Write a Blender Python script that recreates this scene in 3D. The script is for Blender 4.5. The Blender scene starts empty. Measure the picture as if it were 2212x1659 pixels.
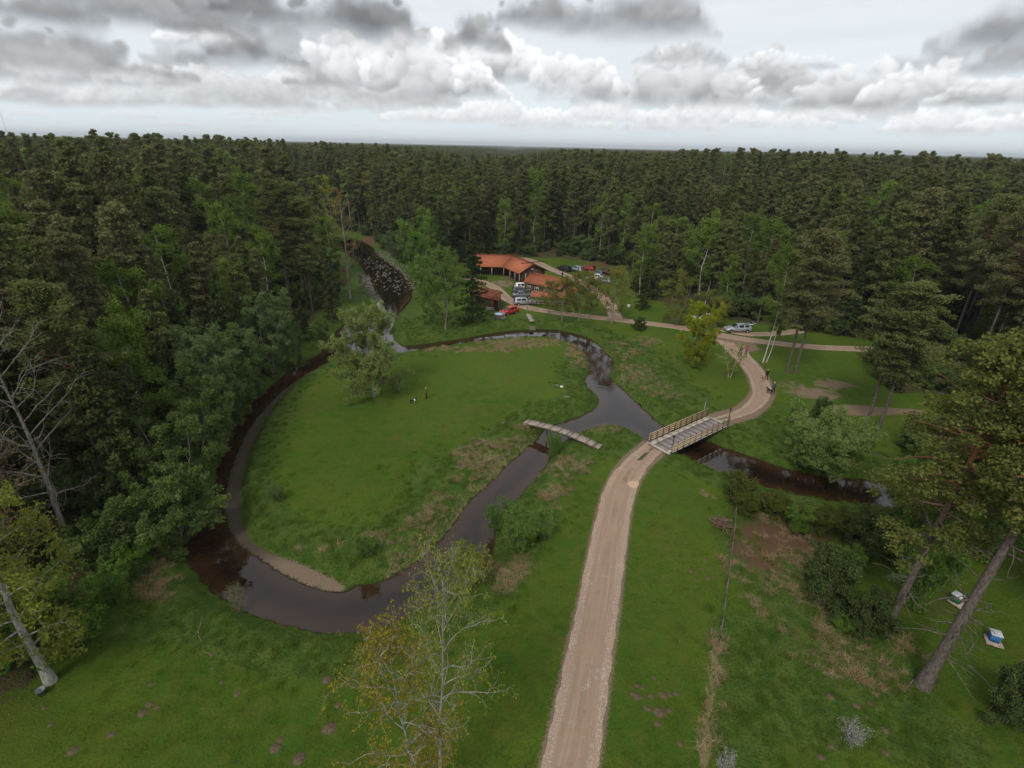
import bpy, math, random
import numpy as np
from math import radians as R, sin, cos, pi
from mathutils import Matrix, Vector
rng = np.random.default_rng(7)
random.seed(7)
sc = bpy.context.scene
COL = sc.collection

# ------------------------------------------------------------------ camera
F, TH, ROLL, H = 530.0, R(24.2), R(1.25), 31.0
cam = bpy.data.cameras.new('camera'); camo = bpy.data.objects.new('camera', cam); COL.objects.link(camo)
cam.sensor_width = 36; cam.lens = F / 1024 * 36; cam.clip_end = 60000; cam.clip_start = .5
fw = Vector((0, cos(TH), -sin(TH))); r0 = Vector((1, 0, 0)); u0 = Vector((0, sin(TH), cos(TH)))
rt = r0 * cos(ROLL) + u0 * sin(ROLL); up = -r0 * sin(ROLL) + u0 * cos(ROLL)
camo.matrix_world = Matrix(((rt.x, up.x, -fw.x, 0), (rt.y, up.y, -fw.y, 0), (rt.z, up.z, -fw.z, H), (0, 0, 0, 1)))
sc.camera = camo
S = .46293                                    # survey notes were read off a 2212 x 1659 view


def ray(px, py):
    x = (np.asarray(px, float) - 1106) * S; y = (829.5 - np.asarray(py, float)) * S
    X = x * cos(ROLL) - y * sin(ROLL); Y = x * sin(ROLL) + y * cos(ROLL)
    return X, F * cos(TH) + Y * sin(TH), -F * sin(TH) + Y * cos(TH)


def D(px, py, z=0.0):
    X, Y, Z = ray(px, py); t = (z - H) / Z
    return X * t, Y * t


def proj(x, y, z):
    v = Vector((x, y, z - H)); d = v.dot(fw)
    return 1106 + v.dot(rt) / d * F / S, 829.5 - v.dot(up) / d * F / S


def azel(px, py):
    X, Y, Z = ray(px, py)
    return np.degrees(np.arctan2(X, Y)), np.degrees(np.arctan2(Z, np.hypot(X, Y)))


# ------------------------------------------------------------------ render settings
sc.view_settings.view_transform = 'Standard'; sc.view_settings.look = 'None'
sc.view_settings.exposure = 0.34; sc.view_settings.gamma = 1.0; sc.view_settings.use_curve_mapping = False
sc.render.engine = 'CYCLES'
cy = sc.cycles
cy.max_bounces = 6; cy.diffuse_bounces = 3; cy.glossy_bounces = 2; cy.transmission_bounces = 3; cy.volume_bounces = 0
cy.caustics_reflective = False; cy.caustics_refractive = False; cy.use_denoising = True
cy.sample_clamp_indirect = 4

# ------------------------------------------------------------------ sky
SUN_EL, SUN_AZ = 48, 205                      # azimuth clockwise from +Y: behind the camera, a little left
LAT = {}


def noise2(x, y, seed):
    """smooth value noise, 256-periodic lattice"""
    if seed not in LAT:
        LAT[seed] = np.random.default_rng(seed).random((256, 256)).astype(np.float32)
    g = LAT[seed]
    xi = np.floor(x).astype(int); yi = np.floor(y).astype(int)
    fx = (x - xi).astype(np.float32); fy = (y - yi).astype(np.float32)
    fx = fx * fx * fx * (fx * (fx * 6 - 15) + 10); fy = fy * fy * fy * (fy * (fy * 6 - 15) + 10)
    a = g[yi % 256, xi % 256]; b = g[yi % 256, (xi + 1) % 256]
    c = g[(yi + 1) % 256, xi % 256]; d = g[(yi + 1) % 256, (xi + 1) % 256]
    return (a + (b - a) * fx) * (1 - fy) + (c + (d - c) * fx) * fy


def fbm(x, y, seed, octv=5, gain=.5):
    s = 0; a = 1.0; t = 0
    for k in range(octv):
        s = s + a * noise2(x * 2.03 ** k + 17.3 * k, y * 2.03 ** k + 9.1 * k, seed + k); t += a; a *= gain
    return s / t


def billow(x, y, seed, octv=5, gain=.55):
    s = 0; a = 1.0; t = 0
    for k in range(octv):
        n = noise2(x * 2.1 ** k + 31.7 * k, y * 2.1 ** k + 5.3 * k, seed + k)
        s = s + a * (1 - np.abs(2 * n - 1)); t += a; a *= gain
    return s / t


def puff(x, y, seed, octv=3, gain=.5):
    """heaps of rounded lumps"""
    if seed not in LAT: LAT[seed] = np.random.default_rng(seed).random((256, 256)).astype(np.float32)
    g = LAT[seed]; s = 0; a = 1.0; t = 0
    for k in range(octv):
        X = x * 2.15 ** k + 13.7 * k; Y = y * 2.15 ** k + 7.9 * k
        xi = np.floor(X).astype(int); yi = np.floor(Y).astype(int); b = np.zeros(np.broadcast(X, Y).shape, np.float32)
        for dx in (-1, 0, 1):
            for dy in (-1, 0, 1):
                cx, cy_ = xi + dx, yi + dy
                jx = g[cy_ % 256, cx % 256]; jy = g[(cx + 91) % 256, (cy_ + 37) % 256]; r_ = .75 + .55 * g[(cy_ + 11) % 256, (cx + 53) % 256]
                d2 = ((X - cx - jx) ** 2 + (Y - cy_ - jy) ** 2) / (r_ * r_)
                b = np.maximum(b, np.clip(1 - d2, 0, 1) ** .6 * r_)
        s = s + a * b; t += a; a *= gain
    return s / t / 1.1


def sst(a, b, x):
    t = np.clip((x - a) / (b - a), 0, 1)
    return t * t * (3 - 2 * t)


def make_sky():
    W, HH = 4096, 2048
    img = np.zeros((HH, W, 4), np.float32)
    dpp = 360 / W
    az1 = (np.arange(W) + .5) * dpp - 90      # column 0 is az -90 (see the equirectangular mapping)
    el1 = (np.arange(HH) + .5) * dpp - 90
    j0 = HH // 2 - 12
    el = el1[j0:, None].astype(np.float32); az = az1[None, :].astype(np.float32)
    n = el.shape[0]
    e = np.clip(el, 0, 90)
    # pale veil towards the horizon
    t = sst(0, 12, e)
    base = np.stack([.66 + .01 * t, .73 - .03 * t, .77 - .04 * t], -1) * np.ones((n, W, 1), np.float32)
    base = base.astype(np.float32)
    rgb = base; a = (.93 - .15 * sst(8, 30, e)) * np.ones((n, W), np.float32)
    st = fbm(az / 14 + 40, el / 1.1, 300, 4)
    rgb *= (1 + .10 * (st - .5))[..., None]
    # broken stratocumulus overhead, laid out on a plane above the land
    i1 = np.searchsorted(el1[j0:], 9.0)
    E = np.radians(np.maximum(el1[j0 + i1:, None], 1)); A = np.radians(az1[None, :])
    rr = 1 / np.tan(E + .02)
    px, py = rr * np.sin(A), rr * np.cos(A)
    wx = fbm(px * 1.3, py * 1.3, 410, 3)
    dn = fbm(px * 1.1 + wx + 50, py * 1.1 + 50 - wx, 420, 6)
    cov = sst(.40, .52, dn) * sst(10, 17, np.degrees(E))
    th = sst(.44, .66, dn)
    L = 1.22 - .62 * th + .25 * (fbm(px * 3, py * 3, 430, 4) - .5)  # clouds above the view are brightened to lift light on ground and water
    cc = np.stack([L * .97, L * .985, L * 1.01], -1)
    rgb[i1:] = rgb[i1:] * (1 - cov[..., None]) + cc * cov[..., None]
    a[i1:] = np.maximum(a[i1:], cov)

    def cloud(a0, w, e0, h, topL, baseL, seed, soft=.16, flat=.12, op=1.0, tint=(.985, .995, 1.01), bf=2.2, shear=0.0, k_view=False, dark_soft=.46, kc=.34):
        """one cumulus: flat base at elevation e0, billowed top"""
        lo, hi = a0 - w * 1.35, a0 + w * 1.35
        c = np.arange(int((lo + 90) / dpp), int((hi + 90) / dpp) + 1)
        r_ = np.arange(max(int((e0 - .35 * h + 90) / dpp) - j0, 0), min(int((e0 + 1.5 * h + 90) / dpp) - j0, n))
        if len(r_) < 2: return
        X = ((c + .5) * dpp - 90)[None, :]; Y = el1[j0 + r_][:, None]
        cw = c % W
        X = X + 0 * Y; Y = Y + 0 * X
        Xs = X - shear * (Y - e0)
        f = bf / h; rg = np.random.default_rng(seed)
        w1 = (fbm(Xs * 2.2 / h, Y * 2.2 / h, seed + 60, 5, .55) - .5) * h * .42; w2 = (fbm(Xs * 2.2 / h + 40, Y * 2.2 / h + 9, seed + 66, 5, .55) - .5) * h * .34
        XW = Xs + w1; YW = Y + w2
        soft_ = dark_soft if topL < .7 else .22
        asp = w / h; u2 = (XW - a0) / w; v2 = (YW - e0) / h
        tpv = np.clip(1 - np.abs(u2) ** 2.2, 0, 1) ** .5 * (.58 + .54 * noise2(u2 * asp * 1.3 + 50, 0 * u2 + seed, seed + 7))
        Mc = sst(.02, .12 + soft_ * .8, tpv * .96 - v2).astype(np.float32) * sst(1.1, .85, np.abs(u2))
        bt = fbm(Xs * 1.5 / h, Y * 2.6 / h, seed + 44, 4)
        Lc = (baseL + (topL - baseL) * np.clip(.75 * np.clip(v2 / np.maximum(tpv, .2), 0, 1) + .9 * (bt - .5), 0, 1)).astype(np.float32)
        nb_ = int(np.clip(9 * asp, 12, 80) * (.5 if topL < .7 else 1)) if k_view else int(np.clip(5 * asp, 8, 18)); ns_ = int(nb_ * (2.8 if topL > .7 else .8)) if k_view else 6
        prof = lambda u_: np.clip(1 - abs(u_) ** 2.2, 0, 1) ** .5 * (.58 + .54 * float(noise2(np.array([[u_ * asp * 1.3 + 50]]), np.array([[seed * 1.0]]), seed + 7)[0, 0]))
        pf = []
        for q in range(nb_):
            u_ = rg.uniform(-1, 1); tp = prof(u_); rr = rg.uniform(.20, .36) * (.45 + .55 * tp); vv = rg.uniform(.0, max(tp - rr, .05)); pf.append((u_, vv, rr))
        for q in range(ns_):
            u_ = rg.uniform(-1.02, 1.02); tp = prof(u_); rr = rg.uniform(.06, .17); vv = tp - rr * .6 - rg.random() ** 2 * tp * .75; pf.append((u_, max(vv, 0), rr))
        pf.sort(key=lambda t_: -(t_[1] + t_[2] * .3 + rg.normal() * .12))
        cs, rs0 = (c + .5) * dpp - 90, el1[j0 + r_]
        for u_, vv, rr in pf:
            cx = a0 + u_ * w; cy_ = e0 + vv * h; R_ = rr * h; g_ = R_ * 1.2 + .32 * h
            a_, b_ = np.searchsorted(cs, [cx - g_, cx + g_]); c_, d_ = np.searchsorted(rs0, [cy_ - g_, cy_ + g_])
            if b_ - a_ < 2 or d_ - c_ < 2: continue
            sl = (slice(c_, d_), slice(a_, b_)); nx = (XW[sl] - cx) / (R_ * 1.12); ny = (YW[sl] - cy_) / R_; dd = nx * nx + ny * ny
            mm = sst(1.0, 1 - soft_ * 2, dd); nz = np.sqrt(np.clip(1 - dd, 0, 1))
            lit = .52 * ny - .18 * nx + .42 * nz
            hl = np.clip((vv + ny * rr) / max(prof(u_), .25), 0, 1)
            lv = np.clip(.62 * hl + kc * lit - .02, 0, 1.08)
            Lp = baseL + (topL - baseL) * lv
            Lc[sl] = Lc[sl] * (1 - mm) + Lp * mm; Mc[sl] = np.maximum(Mc[sl], mm) if soft_ < .3 else 1 - (1 - Mc[sl]) * (1 - mm)
        v = (Y - e0) / h; fn = fbm(Xs * f * 3, Y * f * 3, seed + 90, 4) - .5
        m = Mc * sst(-.16, flat, v + .30 * (fbm(Xs * .8 / h, Y * 1.6 / h, seed + 33, 4) - .5)) * op
        L = Lc * (1 + .10 * fn)
        s = np.clip((L - baseL) / (topL - baseL), 0, 1)
        tv = np.array(tint) ** (1 + 1.6 * (1 - s))[..., None]
        co = (L[..., None] * tv).astype(np.float32)
        ix = np.ix_(r_, cw)
        rgb[ix] = rgb[ix] * (1 - m[..., None]) + co * m[..., None]
        a[ix] = np.maximum(a[ix], m)

    rs = np.random.default_rng(55)
    # unseen directions get the same kind of sky
    for k in range(120):
        a0 = rs.uniform(52, 308); lv = rs.random() ** 1.3
        e0 = 1.2 + 17 * lv; h = .7 + 3.5 * lv * rs.uniform(.6, 1.3)
        dark = lv > .5 and rs.random() < .6
        cloud(a0, h * rs.uniform(1.5, 4), e0, h, .6 if dark else .88, .24 if dark else .45, 1000 + k, op=rs.uniform(.7, 1))
    # far low puffs in the view
    for k in range(95):
        a0 = rs.uniform(-52, 52); e0 = rs.uniform(.9, 5.2); h = rs.uniform(.3, .75) * (.6 + .16 * e0)
        cloud(a0, h * rs.uniform(2, 5), e0, h, .90, .56, 2000 + k, op=rs.uniform(.55, .95), flat=.3, soft=.3, k_view=True)
    # (x0, x1, y_top, y_base, top radiance, base radiance, opacity)
    L_ = [(-80, 260, 150, 222, .84, .56, .9), (180, 470, 168, 225, .82, .54, .8), (470, 700, 178, 236, .80, .56, .8), (700, 860, 190, 240, .84, .58, .8), (830, 1080, 228, 262, .80, .66, .7), (1080, 1320, 232, 276, .82, .62, .8), (1340, 1560, 232, 280, .80, .62, .8), (1700, 1960, 205, 262, .82, .56, .85), (520, 760, 40, 130, .66, .46, .8), (880, 1120, 60, 140, .70, .46, .8), (-80, 160, 90, 165, .66, .44, .9), (300, 460, 80, 150, .70, .46, .8), (1380, 1700, 100, 170, .74, .50, .8), (1880, 2100, 95, 160, .74, .50, .7), (-60, 330, 95, 178, .86, .50, .9), (240, 560, 120, 190, .84, .50, .9), (520, 800, 150, 215, .86, .52, .95),
          (730, 1000, 175, 232, .80, .52, .9), (380, 700, 165, 228, .80, .52, .8), (0, 130, 160, 208, .74, .50, .8),
          (1010, 1130, 200, 248, .90, .58, .8), (955, 1190, 215, 262, .78, .57, .7), (1190, 1420, 205, 262, .84, .52, .9),
          (1420, 1660, 205, 268, .78, .50, .85), (1640, 1860, 225, 262, .76, .54, .6), (1560, 1800, 238, 275, .76, .60, .6),
          (1900, 2120, 215, 288, .84, .58, .9), (2060, 2330, 225, 285, .80, .58, .8), (1500, 1770, 120, 222, .78, .36, .95),
          (1700, 1960, 105, 235, .84, .35, .95), (1240, 1640, 85, 226, .86, .33, 1), (1020, 1260, 65, 178, .96, .42, 1), (1150, 1330, 90, 205, .92, .45, .9),
          (860, 1080, 80, 205, .98, .40, 1), (640, 900, 72, 192, .96, .42, 1), (790, 1010, 64, 214, .98, .38, 1), (990, 1070, 120, 190, .95, .5, .9),
          (1850, 2100, 130, 222, .88, .50, .95), (1990, 2300, 150, 220, .84, .42, .95), (2060, 2400, 60, 150, .70, .36, .9),
          (1370, 1560, 90, 135, .80, .40, .8), (1560, 1800, 108, 150, .92, .52, .75),
          (340, 560, 30, 105, 1.0, .50, .9), (400, 690, 48, 148, .62, .26, 1), (150, 430, 98, 166, .62, .30, .95), (-90, 300, 20, 136, .50, .32, 1), (-60, 240, 60, 150, .60, .38, .9),
          (330, 520, 20, 72, .56, .38, .9), (940, 1100, 20, 110, .62, .31, .95), (330, 985, -75, 76, .40, .18, 1), (180, 560, -60, 60, .42, .25, 1), (-80, 260, -60, 50, .44, .27, 1), (1070, 1300, -40, 62, .52, .26, 1),
          (1160, 1560, -60, 82, .60, .28, 1), (1960, 2400, -60, 112, .62, .24, 1), (100, 420, -50, 40, .48, .32, .9)]
    for k, (x0, x1, yt, yb, tl, bl, op) in enumerate(L_):
        tl, bl = tl * (1.10 if tl > .8 else .90), bl * (.84 if tl > .8 else .78); op = min(op * 1.1, 1)
        if yb > 255: tl, bl, op = .98, .60, min(op * 1.25, 1)
        yt -= .12 * (yb - yt); a0, e0 = azel((x0 + x1) / 2, yb); _, e1 = azel((x0 + x1) / 2, yt); aa, _ = azel(x0, yb); ab, _ = azel(x1, yb)
        cloud(a0, (ab - aa) / 2 * 1.02, e0, (e1 - e0) * .95, tl, bl, 3000 + 13 * k, op=op, bf=2.6 if (x1 - x0) < 300 else 3.2,
              soft=.11 if tl > .8 else .26, flat=.16 if tl > .8 else .3, k_view=True)
    for _ in range(1):
        rgb[1:-1] = .25 * rgb[:-2] + .5 * rgb[1:-1] + .25 * rgb[2:]; rgb = .25 * np.roll(rgb, 1, 1) + .5 * rgb + .25 * np.roll(rgb, -1, 1)
    img[j0:, :, :3] = rgb * 10; img[j0:, :, 3] = a
    img[:j0, :, :3] = img[j0, :, :3]; img[:j0, :, 3] = 1
    outs = []
    for nm, data in (('sky_clouds', img), ('sky_cover', np.repeat(img[::2, ::2, 3:4], 4, 2))):
        data = np.ascontiguousarray(data)
        if nm == 'sky_clouds': data[..., 3] = 1
        im = bpy.data.images.new(nm, data.shape[1], data.shape[0], alpha=False, float_buffer=True)
        im.colorspace_settings.name = 'Linear Rec.709'
        im.pixels.foreach_set(data.ravel()); im.update(); im.pack()
        outs.append(im)
    return outs


world = bpy.data.worlds.new('World'); sc.world = world; world.use_nodes = True
nt = world.node_tree; nt.nodes.clear()
wo = nt.nodes.new('ShaderNodeOutputWorld'); bg = nt.nodes.new('ShaderNodeBackground'); bg.inputs[1].default_value = .1
sky = nt.nodes.new('ShaderNodeTexSky'); sky.sky_type = 'NISHITA'; sky.sun_disc = False
sky.sun_elevation = R(SUN_EL); sky.sun_rotation = R(SUN_AZ)
env = nt.nodes.new('ShaderNodeTexEnvironment'); cvr = nt.nodes.new('ShaderNodeTexEnvironment'); env.image, cvr.image = make_sky()
mx = nt.nodes.new('ShaderNodeMix'); mx.data_type = 'RGBA'
nt.links.new(cvr.outputs['Color'], mx.inputs['Factor']); nt.links.new(sky.outputs[0], mx.inputs[6]); nt.links.new(env.outputs['Color'], mx.inputs[7])
nt.links.new(mx.outputs[2], bg.inputs[0]); nt.links.new(bg.outputs[0], wo.inputs[0])
world.cycles.sampling_method = 'MANUAL'; world.cycles.sample_map_resolution = 512
sun = bpy.data.lights.new('sun', 'SUN'); sun.energy = 1.5; sun.angle = R(14); sun.color = (1, .96, .88)
suno = bpy.data.objects.new('sun', sun); COL.objects.link(suno)
sd = Vector((sin(R(SUN_AZ)) * cos(R(SUN_EL)), cos(R(SUN_AZ)) * cos(R(SUN_EL)), sin(R(SUN_EL))))
suno.rotation_euler = sd.to_track_quat('Z', 'Y').to_euler()


# ------------------------------------------------------------------ node helpers
class NT:
    def __init__(s, name):
        s.m = bpy.data.materials.new(name); s.m.use_nodes = True; s.t = s.m.node_tree; s.t.nodes.clear()
        s.out = s.t.nodes.new('ShaderNodeOutputMaterial')

    def n(s, typ, **kw):
        nd = s.t.nodes.new(typ)
        for k, v in kw.items(): setattr(nd, k, v)
        return nd

    def put(s, sock, v):
        if v is None: return
        if hasattr(v, 'is_linked') or hasattr(v, 'links'): s.t.links.new(v, sock)
        else:
            if isinstance(v, tuple) and len(v) == 3 and sock.type == 'RGBA': v = v + (1,)
            sock.default_value = v

    def attr(s, name): return s.n('ShaderNodeAttribute', attribute_name=name).outputs['Fac']

    def noise(s, scale, detail=3, rough=.55, vec=None, dist=0):
        nd = s.n('ShaderNodeTexNoise'); nd.inputs['Scale'].default_value = scale; nd.inputs['Detail'].default_value = detail
        nd.inputs['Roughness'].default_value = rough; nd.inputs['Distortion'].default_value = dist
        if vec is not None: s.put(nd.inputs['Vector'], vec)
        return nd.outputs['Fac']

    def math(s, op, a, b=None, c=None, clamp=False):
        nd = s.n('ShaderNodeMath', operation=op, use_clamp=clamp); s.put(nd.inputs[0], a); s.put(nd.inputs[1], b)
        if c is not None: s.put(nd.inputs[2], c)
        return nd.outputs[0]

    def ss(s, x, a, b, lo=0.0, hi=1.0):
        nd = s.n('ShaderNodeMapRange', interpolation_type='SMOOTHSTEP'); s.put(nd.inputs[0], x)
        nd.inputs[1].default_value = a; nd.inputs[2].default_value = b; nd.inputs[3].default_value = lo; nd.inputs[4].default_value = hi
        return nd.outputs[0]

    def mix(s, f, a, b, typ='MIX'):
        nd = s.n('ShaderNodeMix', data_type='RGBA', blend_type=typ); s.put(nd.inputs[0], f); s.put(nd.inputs[6], a); s.put(nd.inputs[7], b)
        return nd.outputs[2]

    def pos(s, scale=None):
        g = s.n('ShaderNodeNewGeometry').outputs['Position']
        if scale is None: return g
        mp = s.n('ShaderNodeMapping'); mp.inputs['Scale'].default_value = scale; s.put(mp.inputs['Vector'], g)
        return mp.outputs[0]

    def obj(s, scale=None):
        g = s.n('ShaderNodeTexCoord').outputs['Object']
        if scale is None: return g
        mp = s.n('ShaderNodeMapping'); mp.inputs['Scale'].default_value = scale; s.put(mp.inputs['Vector'], g)
        return mp.outputs[0]

    def bump(s, h, dist=.05, strength=1.0):
        nd = s.n('ShaderNodeBump'); nd.inputs['Distance'].default_value = dist; nd.inputs['Strength'].default_value = strength
        s.put(nd.inputs['Height'], h)
        return nd.outputs[0]

    def bsdf(s, col, rough=.8, spec=.3, metal=0.0, normal=None, **kw):
        nd = s.n('ShaderNodeBsdfPrincipled'); s.put(nd.inputs['Base Color'], col); s.put(nd.inputs['Roughness'], rough)
        nd.inputs['Specular IOR Level'].default_value = spec; nd.inputs['Metallic'].default_value = metal
        if normal is not None: s.put(nd.inputs['Normal'], normal)
        for k, v in kw.items(): s.put(nd.inputs[k], v)
        s.t.links.new(nd.outputs[0], s.out.inputs[0])
        return nd


def flat_mat(name, col, rough=.7, spec=.3, metal=0.0, var=.25, scale=3.0, stretch=None):
    """plain colour with grain"""
    m = NT(name); v = m.obj(stretch)
    n1 = m.noise(scale, 4, .6, v)
    c = m.mix(m.ss(n1, .3, .7), tuple(x * (1 - var) for x in col), tuple(min(x * (1 + var), 1) for x in col))
    m.bsdf(c, rough, spec, metal, m.bump(n1, .01, .4))
    return m.m


def leaf_mat(name, c1, c2, c3=None, var=.35, trans=.25, hue=0.0):
    """foliage: c1..c2 by leaf, nudged per plant"""
    m = NT(name); cv = m.attr('cv'); oi = m.n('ShaderNodeObjectInfo').outputs['Random']
    c = m.mix(cv, c1, c2)
    if c3 is not None: c = m.mix(m.ss(m.math('FRACT', m.math('MULTIPLY', oi, 7.13)), .35, 1.0), c, m.mix(cv, c3, tuple(x * 1.4 for x in c3)))
    k = m.math('MULTIPLY_ADD', oi, 2 * var, 1 - var)
    c = m.mix(1.0, c, m.n('ShaderNodeCombineColor').outputs[0], 'MULTIPLY')
    cc = m.t.nodes[-1]
    # grey multiplier
    for nd in m.t.nodes:
        if nd.type == 'COMBINE_COLOR':
            for i in range(3): m.put(nd.inputs[i], k)
    d = m.n('ShaderNodeBsdfDiffuse'); m.put(d.inputs[0], c)
    t = m.n('ShaderNodeBsdfTranslucent'); m.put(t.inputs[0], m.mix(.5, c, tuple(x * 1.3 for x in c2)))
    mm = m.n('ShaderNodeMixShader'); mm.inputs[0].default_value = trans
    m.t.links.new(d.outputs[0], mm.inputs[1]); m.t.links.new(t.outputs[0], mm.inputs[2]); m.t.links.new(mm.outputs[0], m.out.inputs[0])
    return m.m


# ------------------------------------------------------------------ mesh helpers
def mesh(name, V, Fc, mats=(), smooth=False, attrs=None, mi=None):
    V = np.asarray(V, np.float32).reshape(-1, 3)
    me = bpy.data.meshes.new(name)
    if isinstance(Fc, np.ndarray):
        k = Fc.shape[1]; nf = len(Fc)
        me.vertices.add(len(V)); me.vertices.foreach_set('co', V.ravel())
        me.loops.add(nf * k); me.loops.foreach_set('vertex_index', Fc.astype(np.int32).ravel())
        me.polygons.add(nf); me.polygons.foreach_set('loop_start', np.arange(0, nf * k, k, dtype=np.int32))
    else:
        nf = len(Fc); tot = np.array([len(f) for f in Fc], np.int32)
        me.vertices.add(len(V)); me.vertices.foreach_set('co', V.ravel())
        me.loops.add(int(tot.sum())); me.loops.foreach_set('vertex_index', np.concatenate([np.asarray(f, np.int32) for f in Fc]))
        me.polygons.add(nf); me.polygons.foreach_set('loop_start', np.concatenate([[0], np.cumsum(tot)[:-1]]).astype(np.int32))
    if smooth: me.polygons.foreach_set('use_smooth', np.ones(nf, bool))
    for m in mats: me.materials.append(m)
    if mi is not None: me.polygons.foreach_set('material_index', np.asarray(mi, np.int32))
    me.update(calc_edges=True); me.validate()
    for k, a in (attrs or {}).items():
        at = me.attributes.new(k, 'FLOAT', 'POINT'); at.data.foreach_set('value', np.asarray(a, np.float32).ravel())
    return me


def link(name, data, parent=None, loc=None):
    o = bpy.data.objects.new(name, data); COL.objects.link(o)
    if parent is not None: o.parent = parent
    if loc is not None: o.location = loc
    return o


def tag(o, label=None, cat=None, group=None, kind=None):
    if label: o['label'] = label
    if cat: o['category'] = cat
    if group: o['group'] = group
    if kind: o['kind'] = kind
    return o


def thing(name, label, cat, loc=(0, 0, 0), rz=0.0, group=None):
    o = link(name, None, None, loc); o.rotation_euler[2] = rz; o.empty_display_size = .3
    return tag(o, label, cat, group)


class MB:
    """collects shapes, then links them as one mesh object"""
    def __init__(s): s.V = []; s.F = []; s.M = []; s.n = 0

    def add(s, V, Fc, m=0):
        V = np.asarray(V, float).reshape(-1, 3)
        s.V.append(V); s.F += [[i + s.n for i in f] for f in Fc]; s.M += [m] * len(Fc); s.n += len(V)
        return s

    def box(s, c, d, m=0, rz=0.0, M=None, bev=0.0):
        dx, dy, dz = (v / 2 for v in d)
        if bev > 0:
            b = bev
            V = []
            for sx in (-1, 1):
                for sy in (-1, 1):
                    for sz in (-1, 1):
                        V += [(sx * (dx - b), sy * dy, sz * dz), (sx * dx, sy * (dy - b), sz * dz)]
            # chamfered vertical edges
            lo = [(-dx + b, -dy), (dx - b, -dy), (dx, -dy + b), (dx, dy - b), (dx - b, dy), (-dx + b, dy), (-dx, dy - b), (-dx, -dy + b)]
            V = [(x, y, -dz) for x, y in lo] + [(x, y, dz - b) for x, y in lo] + [(x * (1 - b / dx), y * (1 - b / dy), dz) for x, y in lo]
            Fc = [list(range(7, -1, -1)), list(range(16, 24))]
            for r_ in range(2):
                for i in range(8):
                    j = (i + 1) % 8
                    Fc.append([r_ * 8 + i, r_ * 8 + j, r_ * 8 + 8 + j, r_ * 8 + 8 + i])
        else:
            V = [(x, y, z) for x in (-dx, dx) for y in (-dy, dy) for z in (-dz, dz)]
            Fc = [[0, 1, 3, 2], [4, 6, 7, 5], [0, 4, 5, 1], [2, 3, 7, 6], [0, 2, 6, 4], [1, 5, 7, 3]]
        V = np.array(V)
        if rz:
            c_, s_ = cos(rz), sin(rz); V = np.stack([V[:, 0] * c_ - V[:, 1] * s_, V[:, 0] * s_ + V[:, 1] * c_, V[:, 2]], 1)
        if M is not None: V = V @ np.array(M.to_3x3()).T
        return s.add(V + np.array(c), Fc, m)

    def bar(s, p, q, w, h, m=0):
        """rectangular bar from p to q"""
        p = np.array(p, float); q = np.array(q, float); d = q - p; L = np.linalg.norm(d); d /= L
        z = np.array([0, 0, 1.0]) if abs(d[2]) < .95 else np.array([0, 1.0, 0]); x = np.cross(d, z); x /= np.linalg.norm(x); z = np.cross(x, d)
        V = [e + sx * x * w / 2 + sz * z * h / 2 for e in (p, q) for sx, sz in ((-1, -1), (1, -1), (1, 1), (-1, 1))]
        return s.add(V, [[3, 2, 1, 0], [4, 5, 6, 7], [0, 1, 5, 4], [1, 2, 6, 5], [2, 3, 7, 6], [3, 0, 4, 7]], m)

    def tube(s, pts, rad, k=6, m=0, cap=True):
        V, Fc = tube(pts, rad, k, cap); return s.add(V, Fc, m)

    def lathe(s, prof, c=(0, 0, 0), k=16, m=0):
        V = [(r_ * cos(2 * pi * i / k) + c[0], r_ * sin(2 * pi * i / k) + c[1], z + c[2]) for r_, z in prof for i in range(k)]
        Fc = [[j * k + i, j * k + (i + 1) % k, (j + 1) * k + (i + 1) % k, (j + 1) * k + i] for j in range(len(prof) - 1) for i in range(k)]
        Fc += [list(range(k - 1, -1, -1)), [(len(prof) - 1) * k + i for i in range(k)]]
        return s.add(V, Fc, m)

    def me(s, name, mats, smooth=False):
        return mesh(name, np.concatenate(s.V), s.F, mats, smooth, mi=s.M)

    def build(s, name, mats, parent=None, loc=None, smooth=False):
        if not isinstance(mats, (list, tuple)): mats = [mats]
        return link(name, s.me(name, mats, smooth), parent, loc)


def tube(pts, rad, k=6, cap=True):
    P = np.asarray(pts, float); n = len(P)
    T = np.gradient(P, axis=0); T /= np.linalg.norm(T, axis=1)[:, None] + 1e-9
    ref = np.array([0, 0, 1.0]) if abs(T[0, 2]) < .8 else np.array([1.0, 0, 0])
    X = np.cross(T, ref); X /= np.linalg.norm(X, axis=1)[:, None] + 1e-9; Y = np.cross(T, X)
    a = np.arange(k) * 2 * pi / k; r_ = np.asarray(rad, float).reshape(-1, 1, 1) * np.ones((n, 1, 1))
    V = P[:, None, :] + r_ * (np.cos(a)[None, :, None] * X[:, None, :] + np.sin(a)[None, :, None] * Y[:, None, :])
    Fc = [[j * k + i, j * k + (i + 1) % k, (j + 1) * k + (i + 1) % k, (j + 1) * k + i] for j in range(n - 1) for i in range(k)]
    if cap: Fc += [list(range(k)), [(n - 1) * k + i for i in range(k - 1, -1, -1)]]
    return V.reshape(-1, 3), Fc


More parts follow.
